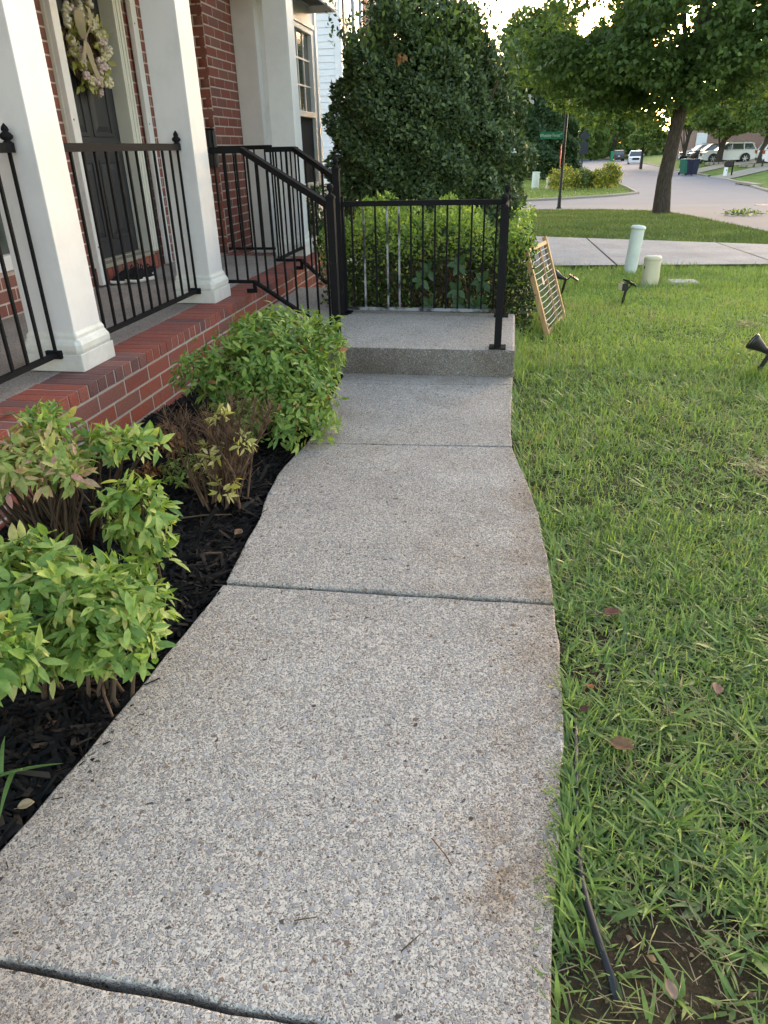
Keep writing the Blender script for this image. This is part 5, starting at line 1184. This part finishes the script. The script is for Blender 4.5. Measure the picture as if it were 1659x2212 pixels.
# solar spotlights
def spot(label, x, y, head, rz, tilt=0.0):
    z = float(gz(x, y)); t = thing('solar_spotlight', label, 'spotlight', (0, 0, 0), 'black solar spotlights staked in the lawn'); pb = M['plastic_black']
    mb = MB(); mb.tube([(-.035, 0, -.06), (-.012, 0, .06)], [.004, .013], 8); mb.tube([(-.012, 0, .06), (.004, 0, .145)], .0125, 10); mb.tube([(-.0135, 0, .052), (-.011, 0, .066)], .015, 10); mb.build('stake', pb, t)
    mb = MB(); mb.tube([(.004, -.014, .15), (.004, .014, .15)], .016, 10); mb.tube([(.004, 0, .15), (.03, 0, .155), (.055, 0, .18)], .007, 8); mb.build('hinge', pb, t)
    if head == 'cone':
        ax = Vector((-.93, 0, .36)); mb = MB(); mb.lathe([(.001, -.004), (.014, 0), (.02, .03), (.046, .1), (.05, .104), (.05, .12), (.046, .122)], (-.005, 0, .155), 20, ax); h = mb.build('lamp_head', pb, t)
        mb = MB(); mb.lathe([(.045, .116), (.03, .118), (.001, .119)], (-.005, 0, .155), 20, ax); mb.build('lens', mat('lens', (.35, .33, .28), .15, .6), h)
    else:
        mb = MB(); mb.box(-.062, .0, -.035, .035, .135, .205, .008); h = mb.build('lamp_head', pb, t)
        mb = MB(); mb.box(-.066, -.0625, -.03, .03, .14, .2, .001); mb.build('lens', mat('lens_cream', (.75, .68, .48), .3, .5), h)
    up = Vector((.5, 0, .86)); pm = MB(); c = Vector((.06, 0, .178)) if head == 'cone' else Vector((.012, 0, .205)); dx_ = Vector((.86, 0, -.5)); L = .105
    v = [c + dx_ * a + Vector((0, b, 0)) + up * e for e in (0, .012) for a, b in ((-.03, -.05), (L - .03, -.05), (L - .03, .05), (-.03, .05))]
    pm.add(v, [(3, 2, 1, 0), (4, 5, 6, 7), (0, 1, 5, 4), (1, 2, 6, 5), (2, 3, 7, 6), (3, 0, 4, 7)]); p = pm.build('solar_panel', pb, t, bevel=.002)
    mb = MB(); v = [c + dx_ * a + Vector((0, b, 0)) + up * .0135 for a, b in ((-.022, -.042), (L - .038, -.042), (L - .038, .042), (-.022, .042))]
    mb.add(v, [(0, 1, 2, 3)]); mb.build('solar_cell', mat('solar_cell', (.02, .022, .035), .15, .6), p)
    t.location = (x, y, z); t.rotation_euler = (0, tilt, rz)
spot('black cone shaped solar spotlight in the lawn, cut off by the right edge', 1.525, 4.53, 'cone', R(-18), R(10))
spot('square solar spotlight with a pale lens in the middle of the lawn', 1.07, 7.08, 'box', R(25), R(0))
spot('black solar spotlight partly hidden behind the leaning wooden trellis', .56, 7.7, 'cone', R(-10), 0)

# utility pedestals and a lid
def pedestal(label, x, y, r, h, mt, cap, tilt, name='utility_pedestal', group=None):
    z = float(gz(x, y)); t = thing(name, label, 'pedestal', (0, 0, 0), group)
    if cap == 'lid':
        mb = MB(); mb.lathe([(r * 1.02, -.1), (r, .02), (r, h - .03)], (0, 0, 0), 24); mb.build('tube', mt, t)
        mb = MB(); mb.lathe([(r * 1.0, h - .036), (r * 1.14, h - .03), (r * 1.14, h - .008), (r * .85, h + .006), (.001, h + .014)], (0, 0, 0), 24); mb.build('cap', mt, t)
        mb = MB(); mb.lathe([(r * 1.25, -.1), (r * 1.25, .012), (r * 1.05, .022)], (0, 0, 0), 24); mb.build('base', M['kerb'], t)
    else:
        mb = MB(); mb.lathe([(r * 1.06, -.1), (r, h * .85), (r * .995, h * .86)], (0, 0, 0), 26); mb.build('body', mt, t)
        mb = MB(); mb.lathe([(r * .99, h * .855), (r * 1.02, h * .865), (r * 1.02, h * .94), (r * .9, h * .985), (r * .5, h), (.001, h)], (0, 0, 0), 26); mb.build('dome_cap', mt, t)
        mb = MB(); mb.box(-r * .95, -r * .85, -.02 - r * .3, .02 - r * .3, h * .6, h * .68); mb.build('latch', M['iron'], t)
    t.location = (x, y, z); t.rotation_euler = (0, tilt, 0)
gp = paint('pale_green_plastic', (.68, .72, .67), .5, .2); cp_ = paint('cream_plastic', (.62, .57, .4), .5, .12)
pedestal('tall pale green utility tube leaning in the grass before the driveway', 1.43, 9.36, .075, .55, gp, 'lid', R(4))
pedestal('short cream utility pedestal with domed cap in the lawn', 1.5, 8.36, .088, .315, cp_, 'dome', 0)
pedestal('far pale green utility tube standing on the corner lawn', 1.12, 44.4, .2, .85, gp, 'lid', R(2))
pedestal('cream utility pedestal half hidden by the golden shrubs on the corner', 1.86, 43.2, .19, .6, cp_, 'dome', 0)
t = thing('ground_lid', 'pale concrete utility lid lying in the grass right of the cream pedestal', 'lid', (1.87, 8.5, float(gz(1.87, 8.5))))
mb = MB(); mb.box(1.71, 2.03, 8.36, 8.64, t.location.z - .03, t.location.z + .035, .008); mb.build('frame', M['kerb'], t); mb = MB(); mb.box(1.735, 2.005, 8.385, 8.615, t.location.z + .0351, t.location.z + .043, .004); mb.build('cover', mat('lid_grey', (.42, .4, .37), .85), t)

# ================================================================== STREET
gi = mat('dark_green_post', (.012, .02, .016), .5, .4)
x, y = 1.56, 27.4; z = float(gz(x, y)); t = thing('street_sign', 'green street name sign on a dark post by the side street', 'street sign', (x, y, z))
mb = MB(); mb.lathe([(.09, -.1), (.1, .05), (.07, .08), (.065, .42), (.05, .46), (.048, 3.35), (.03, 3.4), (.001, 3.42)], (x, y, z), 14); mb.build('post', gi, t)
mb = MB(); zc = 2.28; mb.obox((x - .05, y - .06, z + zc), (x - .82, y - .06, z + zc), .012, .22); sb = mb.build('sign_blade', mat('sign_green', (.0, .2, .13), .45), t)
sw = mat('sign_white', (.72, .76, .74), .5)
text_mesh('Wheatley Forest', .135, sw, sb, Matrix.Translation((-.49, -.0665, zc - .005)) @ Matrix.Rotation(R(90), 4, 'X'), .001, .72)
text_mesh('Dr', .07, sw, sb, Matrix.Translation((-.118, -.0665, zc + .035)) @ Matrix.Rotation(R(90), 4, 'X'), .001, .8)
oc = [(.38 * math.cos(R(22.5 + 45 * k)), .38 * math.sin(R(22.5 + 45 * k))) for k in range(8)]
va = math.atan2(y, x) - R(2.6); ex = Vector((math.cos(va), math.sin(va), 0)); cz = Vector((x - .085, y - .02, z + 1.66)); en = Vector((-ex.y, ex.x, 0))
mb = MB(); mb.add([cz + ex * a + Vector((0, 0, b)) + en * e for e in (0, .012) for a, b in oc], [tuple(range(8))[::-1], tuple(range(8, 16))] + [(k, (k + 1) % 8, 8 + (k + 1) % 8, 8 + k) for k in range(8)]); mb.build('stop_plate', mat('stop_red', (.4, .03, .025), .45), t)
x, y = 7.0, 87.4; z = float(gz(x, y)); t = thing('road_sign', 'dark backs of two road signs on a post, farther up the street', 'road sign', (x, y, z))
mb = MB(); mb.tube([(x, y, z - .1), (x, y, z + 4.1)], .07, 10); mb.build('post', gi, t)
mb = MB(); mb.add([(x + .55 * a, y - .08 + e, z + 3.2 + .55 * b) for e in (0, .03) for a, b in ((0, -1), (1, 0), (0, 1), (-1, 0))], [(0, 1, 2, 3), (7, 6, 5, 4)] + [(k, (k + 1) % 4, 4 + (k + 1) % 4, 4 + k) for k in range(4)]); mb.build('diamond_plate', mat('sign_back', (.03, .034, .045), .6), t)
mb = MB(); mb.box(x - .45, x + .45, y - .08, y - .05, z + 1.5, z + 2.6); mb.build('lower_plate', bpy.data.materials['sign_back'], t)
# shrubs of the corner island
G_I = 'golden shrubs on the corner lawn'
for i, (x, y, rx, rz_, m_, lb) in enumerate([(2.6, 42.6, .85, .95, 'gold', 'golden flecked rounded shrub at the left of the corner group'), (3.55, 43.0, .6, .85, 'treemid', 'dark reddish green shrub in the middle of the corner group'), (4.3, 43.0, .55, .8, 'gold', 'mid sized golden shrub between dark and tall ones of the corner group'), (5.0, 43.4, .62, 1.1, 'gold', 'tall feathery golden shrub at the right end of the corner group')]):
    z = float(gz(x, y)); t = thing('golden_shrub', lb, 'shrub', (x, y, z), G_I); P, D, Nn, Sc = sprigs((x, y, z + rz_ * .55), (rx, rx * .8, rz_ * .62), 900, per=3, leaf=.13, low=-.7, shell=(.5, 1.05))
    cloud('foliage', T_TINY, P, D, Nn, Sc, RNG.random(len(P)), M[m_], t); stems(t, (x, y, z - .1), [(x + random.uniform(-.4, .4), y, z + rz_ * .8) for _ in range(4)], .02)

def bin_(label, x, y, col, h=1.08, rz=0.0):
    t = thing('wheelie_bin', label, 'bin', (0, 0, 0), 'wheelie bins at the kerb'); m = mat('bin_' + label.split()[0], col, .5, .35); a, b = .29, .36
    mb = MB(); v = [(sx * a * k, sy * b * k, z) for z, k in ((.06, .78), (h - .1, 1), (h - .06, 1.06)) for sx, sy in ((-1, -1), (1, -1), (1, 1), (-1, 1))]
    mb.add(v, [(3, 2, 1, 0)] + [(i * 4 + k, i * 4 + (k + 1) % 4, (i + 1) * 4 + (k + 1) % 4, (i + 1) * 4 + k) for i in (0, 1) for k in range(4)]); mb.build('body', m, t, bevel=.02)
    mb = MB(); v = [(-.32, -.4, h - .055), (.32, -.4, h - .055), (.32, .42, h - .055), (-.32, .42, h - .055), (-.24, -.3, h + .03), (.24, -.3, h + .03), (.24, .34, h + .03), (-.24, .34, h + .03)]
    mb.add(v, [(3, 2, 1, 0), (4, 5, 6, 7), (0, 1, 5, 4), (1, 2, 6, 5), (2, 3, 7, 6), (3, 0, 4, 7)]); mb.build('lid', m, t, bevel=.01)
    mb = MB(); mb.tube([(-.25, .44, h - .06), (.25, .44, h - .06)], .02, 8); mb.build('handle', m, t)
    for s in (-1, 1): mb = MB(); mb.lathe([(.02, -.03), (.1, -.03), (.1, .03), (.02, .03)], (s * .27, .3, .1), 14, (1, 0, 0)); mb.build('wheel', M['plastic_black'], t)
    t.location = (x, y, float(gz(x, y)) + .03); t.rotation_euler = (0, 0, rz)
bin_('navy blue wheelie bin at the kerb, right of the maple trunk', 12.95, 61.6, (.012, .016, .045), rz=.5)
bin_('green wheelie bin tucked behind the blue one at the kerb', 12.75, 63.2, (.02, .16, .11), rz=.4)
bin_('bright green wheelie bin beside the far parked grey car', 16.1, 140, (.02, .22, .12), 1.5, 0)
x, y = 14.45, 57.0; z = float(gz(x, y)) - .03; t = thing('kerb_mailbox', 'dark kerbside mailbox on a post with a white paper sign hanging below', 'mailbox', (x, y, z)); t_m = t
mb = MB(); mb.box(x + .08, x + .16, y - .04, y + .04, z - .1, z + 1.0); mb.build('post', M['iron'], t)
mb = MB(); mb.obox((x + .08, y, z + .6), (x - .35, y, z + .6), .04, .04); mb.build('arm', M['iron'], t)
mb = MB(); mb.box(x - .45, x + .1, y - .12, y + .12, z + .62, z + .95, .05); mb.build('box', mat('mailbox_brown', (.03, .02, .018), .5), t)
mb = MB(); mb.box(x - .45, x - .2, y - .13, y - .12, z + .05, z + .58); sg = mb.build('paper_sign', sw, t); mb = MB(); mb.box(x - .3, x - .25, y - .1345, y - .131, z + .36, z + .44); mb.build('printed_mark', M['plastic_black'], sg)
x, y = 13.9, 70.0; z = float(gz(x, y)); t = thing('kerb_mailbox', 'far dark mailbox on a thin post between maple trunk and green bin', 'mailbox', (x, y, z))
mb = MB(); mb.box(x - .04, x + .04, y - .04, y + .04, z - .1, z + .95); mb.build('post', M['iron'], t); mb = MB(); mb.box(x - .35, x + .2, y - .12, y + .12, z + .96, z + 1.26, .05); mb.build('box', M['iron'], t)

def car(label, x, y, rz, col, zz=None, group='cars parked along the street', dark=False):
    t = thing('parked_car', label, 'car', (0, 0, 0), group); body = mat('car_paint_' + label.split()[0] + str(len(bpy.data.materials) % 97).translate(str.maketrans('0123456789', 'abcdefghij')), col, .25, .6); gl = M['glass']; blk = M['plastic_black']
    hw = .95
    lo = [(-2.28, .36), (-2.36, .55), (-2.36, .95), (-2.3, 1.1), (-1.2, 1.12), (.95, 1.1), (1.9, 1.03), (2.25, .93), (2.38, .72), (2.36, .42), (2.25, .3), (1.95, .28), (-1.9, .28)]
    mb = MB(); n = len(lo)
    v = [(a, s * hw * k, b) for s, k in ((-1, .93), (-1, 1), (1, 1), (1, .93)) for a, b in lo]
    for i, (a, b) in enumerate(lo):
        v[i] = (a * .985, -hw * .9, b); v[3 * n + i] = (a * .985, hw * .9, b)
        v[n + i] = (a, -hw * (.98 if b > .9 else 1), .28 + (b - .28) * .97); v[2 * n + i] = (a, hw * (.98 if b > .9 else 1), .28 + (b - .28) * .97)
    mb.add(v, [tuple(range(n)), tuple(range(3 * n, 4 * n))[::-1]] + [(j * n + k, j * n + (k + 1) % n, (j + 1) * n + (k + 1) % n, (j + 1) * n + k) for j in range(3) for k in range(n)]); bd = mb.build('body', body, t, bevel=.03)
    def cab(zs): return zs
    sec = [(-2.25, 1.08, .86), (-2.02, 1.62, .7), (-1.75, 1.72, .68), (.15, 1.72, .68), (.4, 1.66, .69), (1.12, 1.09, .86)]
    mb = MB(); m_ = len(sec); v = [(a, s * (w_ + (.86 - w_) * 0), b) for s in (-1, 1) for a, b, w_ in sec]
    mb.add(v, [tuple(range(m_))[::-1], tuple(range(m_, 2 * m_))] + [(k, (k + 1) % m_, m_ + (k + 1) % m_, m_ + k) for k in range(m_)]); mb.build('windows', gl, t)
    mb = MB(); mb.add([(a, s * w_, b) for s in (-1, 1) for a, b, w_ in [(-2.1, 1.63, .7), (-1.75, 1.735, .7), (.15, 1.735, .7), (.45, 1.66, .7), (.2, 1.64, .71), (-1.9, 1.62, .72)]], [(0, 1, 2, 3, 4, 5)[::-1], (6, 7, 8, 9, 10, 11), (0, 6, 7, 1), (1, 7, 8, 2), (2, 8, 9, 3), (3, 9, 10, 4), (5, 11, 6, 0)][::1]); mb.build('roof', body, t, bevel=.015)
    for s in (-1, 1):
        for a, b in (((-2.26, s * .87, 1.1), (-1.95, s * .72, 1.66)), ((-1.2, s * .875, 1.1), (-1.15, s * .715, 1.66)), ((-.1, s * .875, 1.1), (-.15, s * .71, 1.66)), ((1.1, s * .87, 1.1), (.35, s * .705, 1.67))): mb = MB(); mb.obox(a, b, .08, .1); mb.build('pillar', body, t)
        mb = MB(); mb.box(.78, .95, s * .95 - .1, s * .95 + .1, 1.12, 1.28, .03); mb.build('mirror', body, t)
        mb = MB(); mb.tube([(-1.8, s * .6, 1.78), (.1, s * .6, 1.78)], .02, 6); mb.build('roof_rail', blk, t)
        mb = MB(); mb.box(2.16, 2.375, s * .72 - .17, s * .72 + .17, .76, .93, .03); mb.build('headlight', mat('headlight', (.6, .62, .65), .1, .8) if 'headlight' not in bpy.data.materials else bpy.data.materials['headlight'], t)
        mb = MB(); mb.box(-2.385, -2.2, s * .78 - .13, s * .78 + .13, .82, 1.06, .02); mb.build('taillight', mat('taillight', (.3, .02, .02), .2, .6) if 'taillight' not in bpy.data.materials else bpy.data.materials['taillight'], t)
        for xx in (-1.4, 1.45):
            mb = MB(); mb.lathe([(.2, -.11), (.36, -.11), (.385, -.08), (.385, .08), (.36, .11), (.25, .115)], (xx, s * .86, .385), 22, (0, s, 0)); wh = mb.build('wheel', blk, t)
            mb = MB(); mb.lathe([(.25, .1), (.24, .09), (.05, .07)], (xx, s * .86, .385), 18, (0, s, 0))
            for k in range(6): a = 1.047 * k; mb.obox((xx + .04 * math.cos(a), s * .965, .385 + .04 * math.sin(a)), (xx + .24 * math.cos(a), s * .975, .385 + .24 * math.sin(a)), .07, .02, (0, s, 0))
            mb.build('rim', mat('alloy', (.5, .5, .5), .35, .5, .6) if 'alloy' not in bpy.data.materials else bpy.data.materials['alloy'], wh)
            mb = MB(); mb.lathe([(.1, 0), (.44, 0), (.44, .02), (.1, .02)], (xx, s * .948, .41), 22, (0, s, 0)); mb.build('wheel_arch', blk, t)
    mb = MB(); mb.box(2.3, 2.395, -.45, .45, .62, .9, .02); mb.build('grille', blk, t); mb = MB(); mb.box(2.28, 2.41, -.8, .8, .32, .46, .03); mb.build('bumper', blk if dark else body, t); mb = MB(); mb.box(-2.41, -2.3, -.8, .8, .36, .56, .03); mb.build('bumper', blk, t)
    mb = MB(); mb.box(-2.415, -2.38, -.16, .16, .75, .87); mb.build('licence_plate', sw, t)
    t.location = (x, y, float(gz(x, y)) if zz is None else zz); t.rotation_euler = (0, 0, rz)
car('white off-roader with black trim in a driveway, behind the pale barked tree', 19.8, 80.2, R(180), (.75, .76, .76), -.62)
car('black pickup sized car nose out between two white cars in the driveway', 19.9, 86.5, R(184), (.012, .012, .014), -.72, dark=True)
car('silver white tall car parked highest in the driveway at the left of the group', 20.6, 94, R(186), (.6, .62, .64), -.72)
car('white car at the right photo edge, only its tail with red light visible', 21.0, 66.0, R(0), (.75, .76, .77), -.52)
car('white car parked at the kerb facing the viewer under hanging leaves', 16.25, 114, R(-97), (.74, .75, .77), -1.42)
car('grey car with spare wheel seen from behind, parked at the far bend', 17.25, 142, R(88), (.05, .052, .06), -1.5)
for (x, y, r_b, lb) in ((18.6, 78, .95, 'ring of pale edging stones round the pale barked street tree'), (18.75, 65.5, 1.3, 'ring of pale edging stones round the tree at the right edge')):
    z = float(gz(x, y)); t = thing('tree_ring', lb, 'tree ring', (x, y, z))
    mb = MB(); mb.lathe([(r_b, -.2), (r_b, .1), (r_b * .6, .16), (.01, .18)], (x, y, z), 20); mb.build('mulch_mound', M['bark'], t)
    for k in range(16):
        a = 6.283 * k / 16; c, q = math.cos(a), math.sin(a); mb = MB(); mb.obox((x + r_b * 1.08 * c + q * .17 * r_b, y + r_b * 1.08 * q - c * .17 * r_b, z + .06), (x + r_b * 1.08 * c - q * .17 * r_b, y + r_b * 1.08 * q + c * .17 * r_b, z + .06 + random.uniform(-.02, .02)), .2, .26); mb.build('stone', M['kerb'], t, bevel=.03)
x, y = 8.6, 28.6; z = float(gz(x, y)); mc = MB(); mc.lathe([(.36, .02), (.36, .034), (.3, .037), (.001, .037)], (x, y, z), 24); tag(mc.build('manhole_cover', mat('cast_iron', (.05, .05, .05), .7)), 'dark round manhole cover in the road at the right', 'manhole cover')
# fallen branches on the road
tg = thing('fallen_branch', 'small leafy branch debris lying on the road right of the maple', 'branch', (6.17, 22.2, float(gz(6.17, 22.2)) + .03))
for k in range(9):
    a = random.uniform(0, 6.28); p = Vector((6.17 + random.uniform(-.4, .4), 22.15 + random.uniform(-.4, .4), tg.location.z + .03)); mb = MB(); mb.tube([p, p + Vector((math.cos(a) * .35, math.sin(a) * .35, random.uniform(0, .1)))], [.012, .004], 5); mb.build('twig', M['bark'], tg)
P = np.stack([6.17 + RNG.normal(scale=.28, size=90), 22.15 + RNG.normal(scale=.3, size=90), tg.location.z + RNG.uniform(.02, .12, 90)], 1); cloud('leaves', T_MAPLE, P, rand_dirs(90), unit(np.array([0, 0, 1]) + RNG.normal(scale=.5, size=(90, 3))), RNG.uniform(.05, .11, 90), RNG.random(90), M['treelight'], tg)

# ================================================================== NEIGHBOUR AND FAR HOUSES
nb = thing('neighbour_house', 'neighbouring house with white siding and red brick front behind the holly', 'house', (-5, 17, -.4))
NX, NY = -3.62, 16.68
mb = MB(); mb.box(-10, NX - .06, NY + .02, 24, -.6, 6.2); mb.box(NX - .06, NX - .008, NY + .1, 17.0, -.6, 6.2); mb.box(NX - .06, NX - .008, 19.05, 24, -.6, 6.2); mb.box(NX - .06, NX - .008, 17.0, 19.05, -.6, 2.1); mb.box(NX - .06, NX - .008, 17.0, 19.05, 4.6, 6.2); mb.build('wall', M['mortar_house'], nb)
for k in range(46):
    z0 = .6 + k * .118; mb = MB(); mb.add([(-8, NY + .0, z0), (NX - .12, NY + .0, z0), (NX - .12, NY + .018, z0 + .117), (-8, NY + .018, z0 + .117), (-8, NY + .03, z0), (NX - .12, NY + .03, z0), (NX - .12, NY + .03, z0 + .117), (-8, NY + .03, z0 + .117)], [(0, 1, 2, 3), (4, 7, 6, 5), (0, 4, 5, 1), (1, 5, 6, 2), (0, 3, 7, 4), (3, 2, 6, 7)]); mb.build('siding_board', M['siding'], nb)
mb = MB(); mb.box(NX - .118, NX + .025, NY - .014, NY + .12, -.5, 6.2); mb.build('corner_board', M['siding'], nb); mb = MB(); mb.box(NX - .005, NX + .02, NY + .121, NY + .2, -.5, 6.2); mb.build('corner_board', M['white'], nb)
sp = course_wall(NY + .21, 24, 2.4, 24, lambda u: (NX, u), (1, 0, 0), (0, 1, 0), skip=[(17.0, 19.06, 2.0, 4.7)]); lay(sp, BH, nb, 300)
mb = MB()
for a in ((17.3, 17.4, 2.1, 4.6), (18.95, 19.05, 2.1, 4.6), (18.12, 18.22, 2.1, 4.6), (17.4, 18.12, 4.5, 4.6), (18.22, 18.95, 4.5, 4.6), (17.4, 18.12, 2.1, 2.2), (18.22, 18.95, 2.1, 2.2), (17.4, 18.12, 3.3, 3.38), (18.22, 18.95, 3.3, 3.38)): mb.box(NX - .05, NX + .03, *a)
wn = mb.build('window', M['white'], nb)
for a in ((17.4, 18.12, 3.38, 4.5), (18.22, 18.95, 3.38, 4.5), (17.4, 18.12, 2.2, 3.3), (18.22, 18.95, 2.2, 3.3)): mb = MB(); mb.box(NX - .04, NX - .01, *a); mb.build('pane', M['glass'], wn)
mb = MB(); mb.box(NX - .002, NX + .035, 16.98, 17.295, 2.05, 4.65)
mb.build('shutter', mat('grey_shutter', (.1, .1, .11), .6), nb)
mb = MB(); mb.add([(-10.3, 15.2, 6.15), (NX + .4, 15.2, 6.15), (NX + .4, 24.3, 6.15), (-10.3, 24.3, 6.15), (-6.8, 15.2, 8.6), (-6.8, 24.3, 8.6)], [(0, 1, 4), (2, 3, 5), (1, 2, 5, 4), (3, 0, 4, 5), (0, 3, 2, 1)]); mb.build('roof', mat('roof_grey', (.12, .115, .11), .9), nb)
def far_house(label, x0, x1, y0, y1, z0, zt, zr, mt, roof, gx=True):
    t = thing('far_house', label, 'house', ((x0 + x1) / 2, y0, z0)); mb = MB(); mb.box(x0, x1, y0, y1, z0, zt)
    mb.build('wall', mt, t); xm = (x0 + x1) / 2; mb = MB()
    mb.add([(x0 - .4, y0 - .4, zt), (x1 + .4, y0 - .4, zt), (x1 + .4, y1, zt), (x0 - .4, y1, zt), (xm, y0 - .4, zr), (xm, y1, zr)], [(0, 1, 4), (2, 3, 5), (1, 2, 5, 4), (3, 0, 4, 5), (0, 3, 2, 1)]); mb.build('roof', roof, t)
    return t
rg = bpy.data.materials['roof_grey']
far_house('pale grey house gable peeking between holly and trees', -3.6, 2.4, 82, 92, -1.2, 4.6, 8.0, M['siding'], mat('pale_roof', (.34, .33, .32), .9))
bh = mat('far_brick', (.2, .11, .09), .9); _n = N(bh); bt = _n.n('ShaderNodeTexBrick'); bt.inputs['Scale'].default_value = 1; bt.inputs['Brick Width'].default_value = .25; bt.inputs['Row Height'].default_value = .081; bt.inputs['Mortar Size'].default_value = .01
bt.inputs['Color1'].default_value = (.2, .1, .08, 1); bt.inputs['Color2'].default_value = (.26, .14, .11, 1); bt.inputs['Mortar'].default_value = (.36, .3, .26, 1)
_cv = _n.n('ShaderNodeCombineXYZ'); _sp = _n.n('ShaderNodeSeparateXYZ'); _n.l(_n.pos(), _sp.inputs[0]); _n.l(_n.math('ADD', _sp.outputs[0], _sp.outputs[1]), _cv.inputs[0]); _n.l(_sp.outputs[2], _cv.inputs[1]); _n.l(_cv.outputs[0], bt.inputs[0]); _n.col(bt.outputs[0])
h = far_house('brick house with white garage door behind the cars', 21.6, 34, 104, 114, -1.5, 5, 8.5, bh, rg)
mb = MB(); mb.box(21.75, 23.0, 103.95, 103.99, -1.2, 2.2); gd = mb.build('door', M['white'], h); mb = MB(); mb.box(21.85, 22.9, 103.93, 103.949, -.9, 1.9); mb.build('door_panel', M['siding'], gd)
h = far_house('brick house at the right behind the street trees', 27, 40, 78, 90, -.8, 5, 8.5, bh, rg)
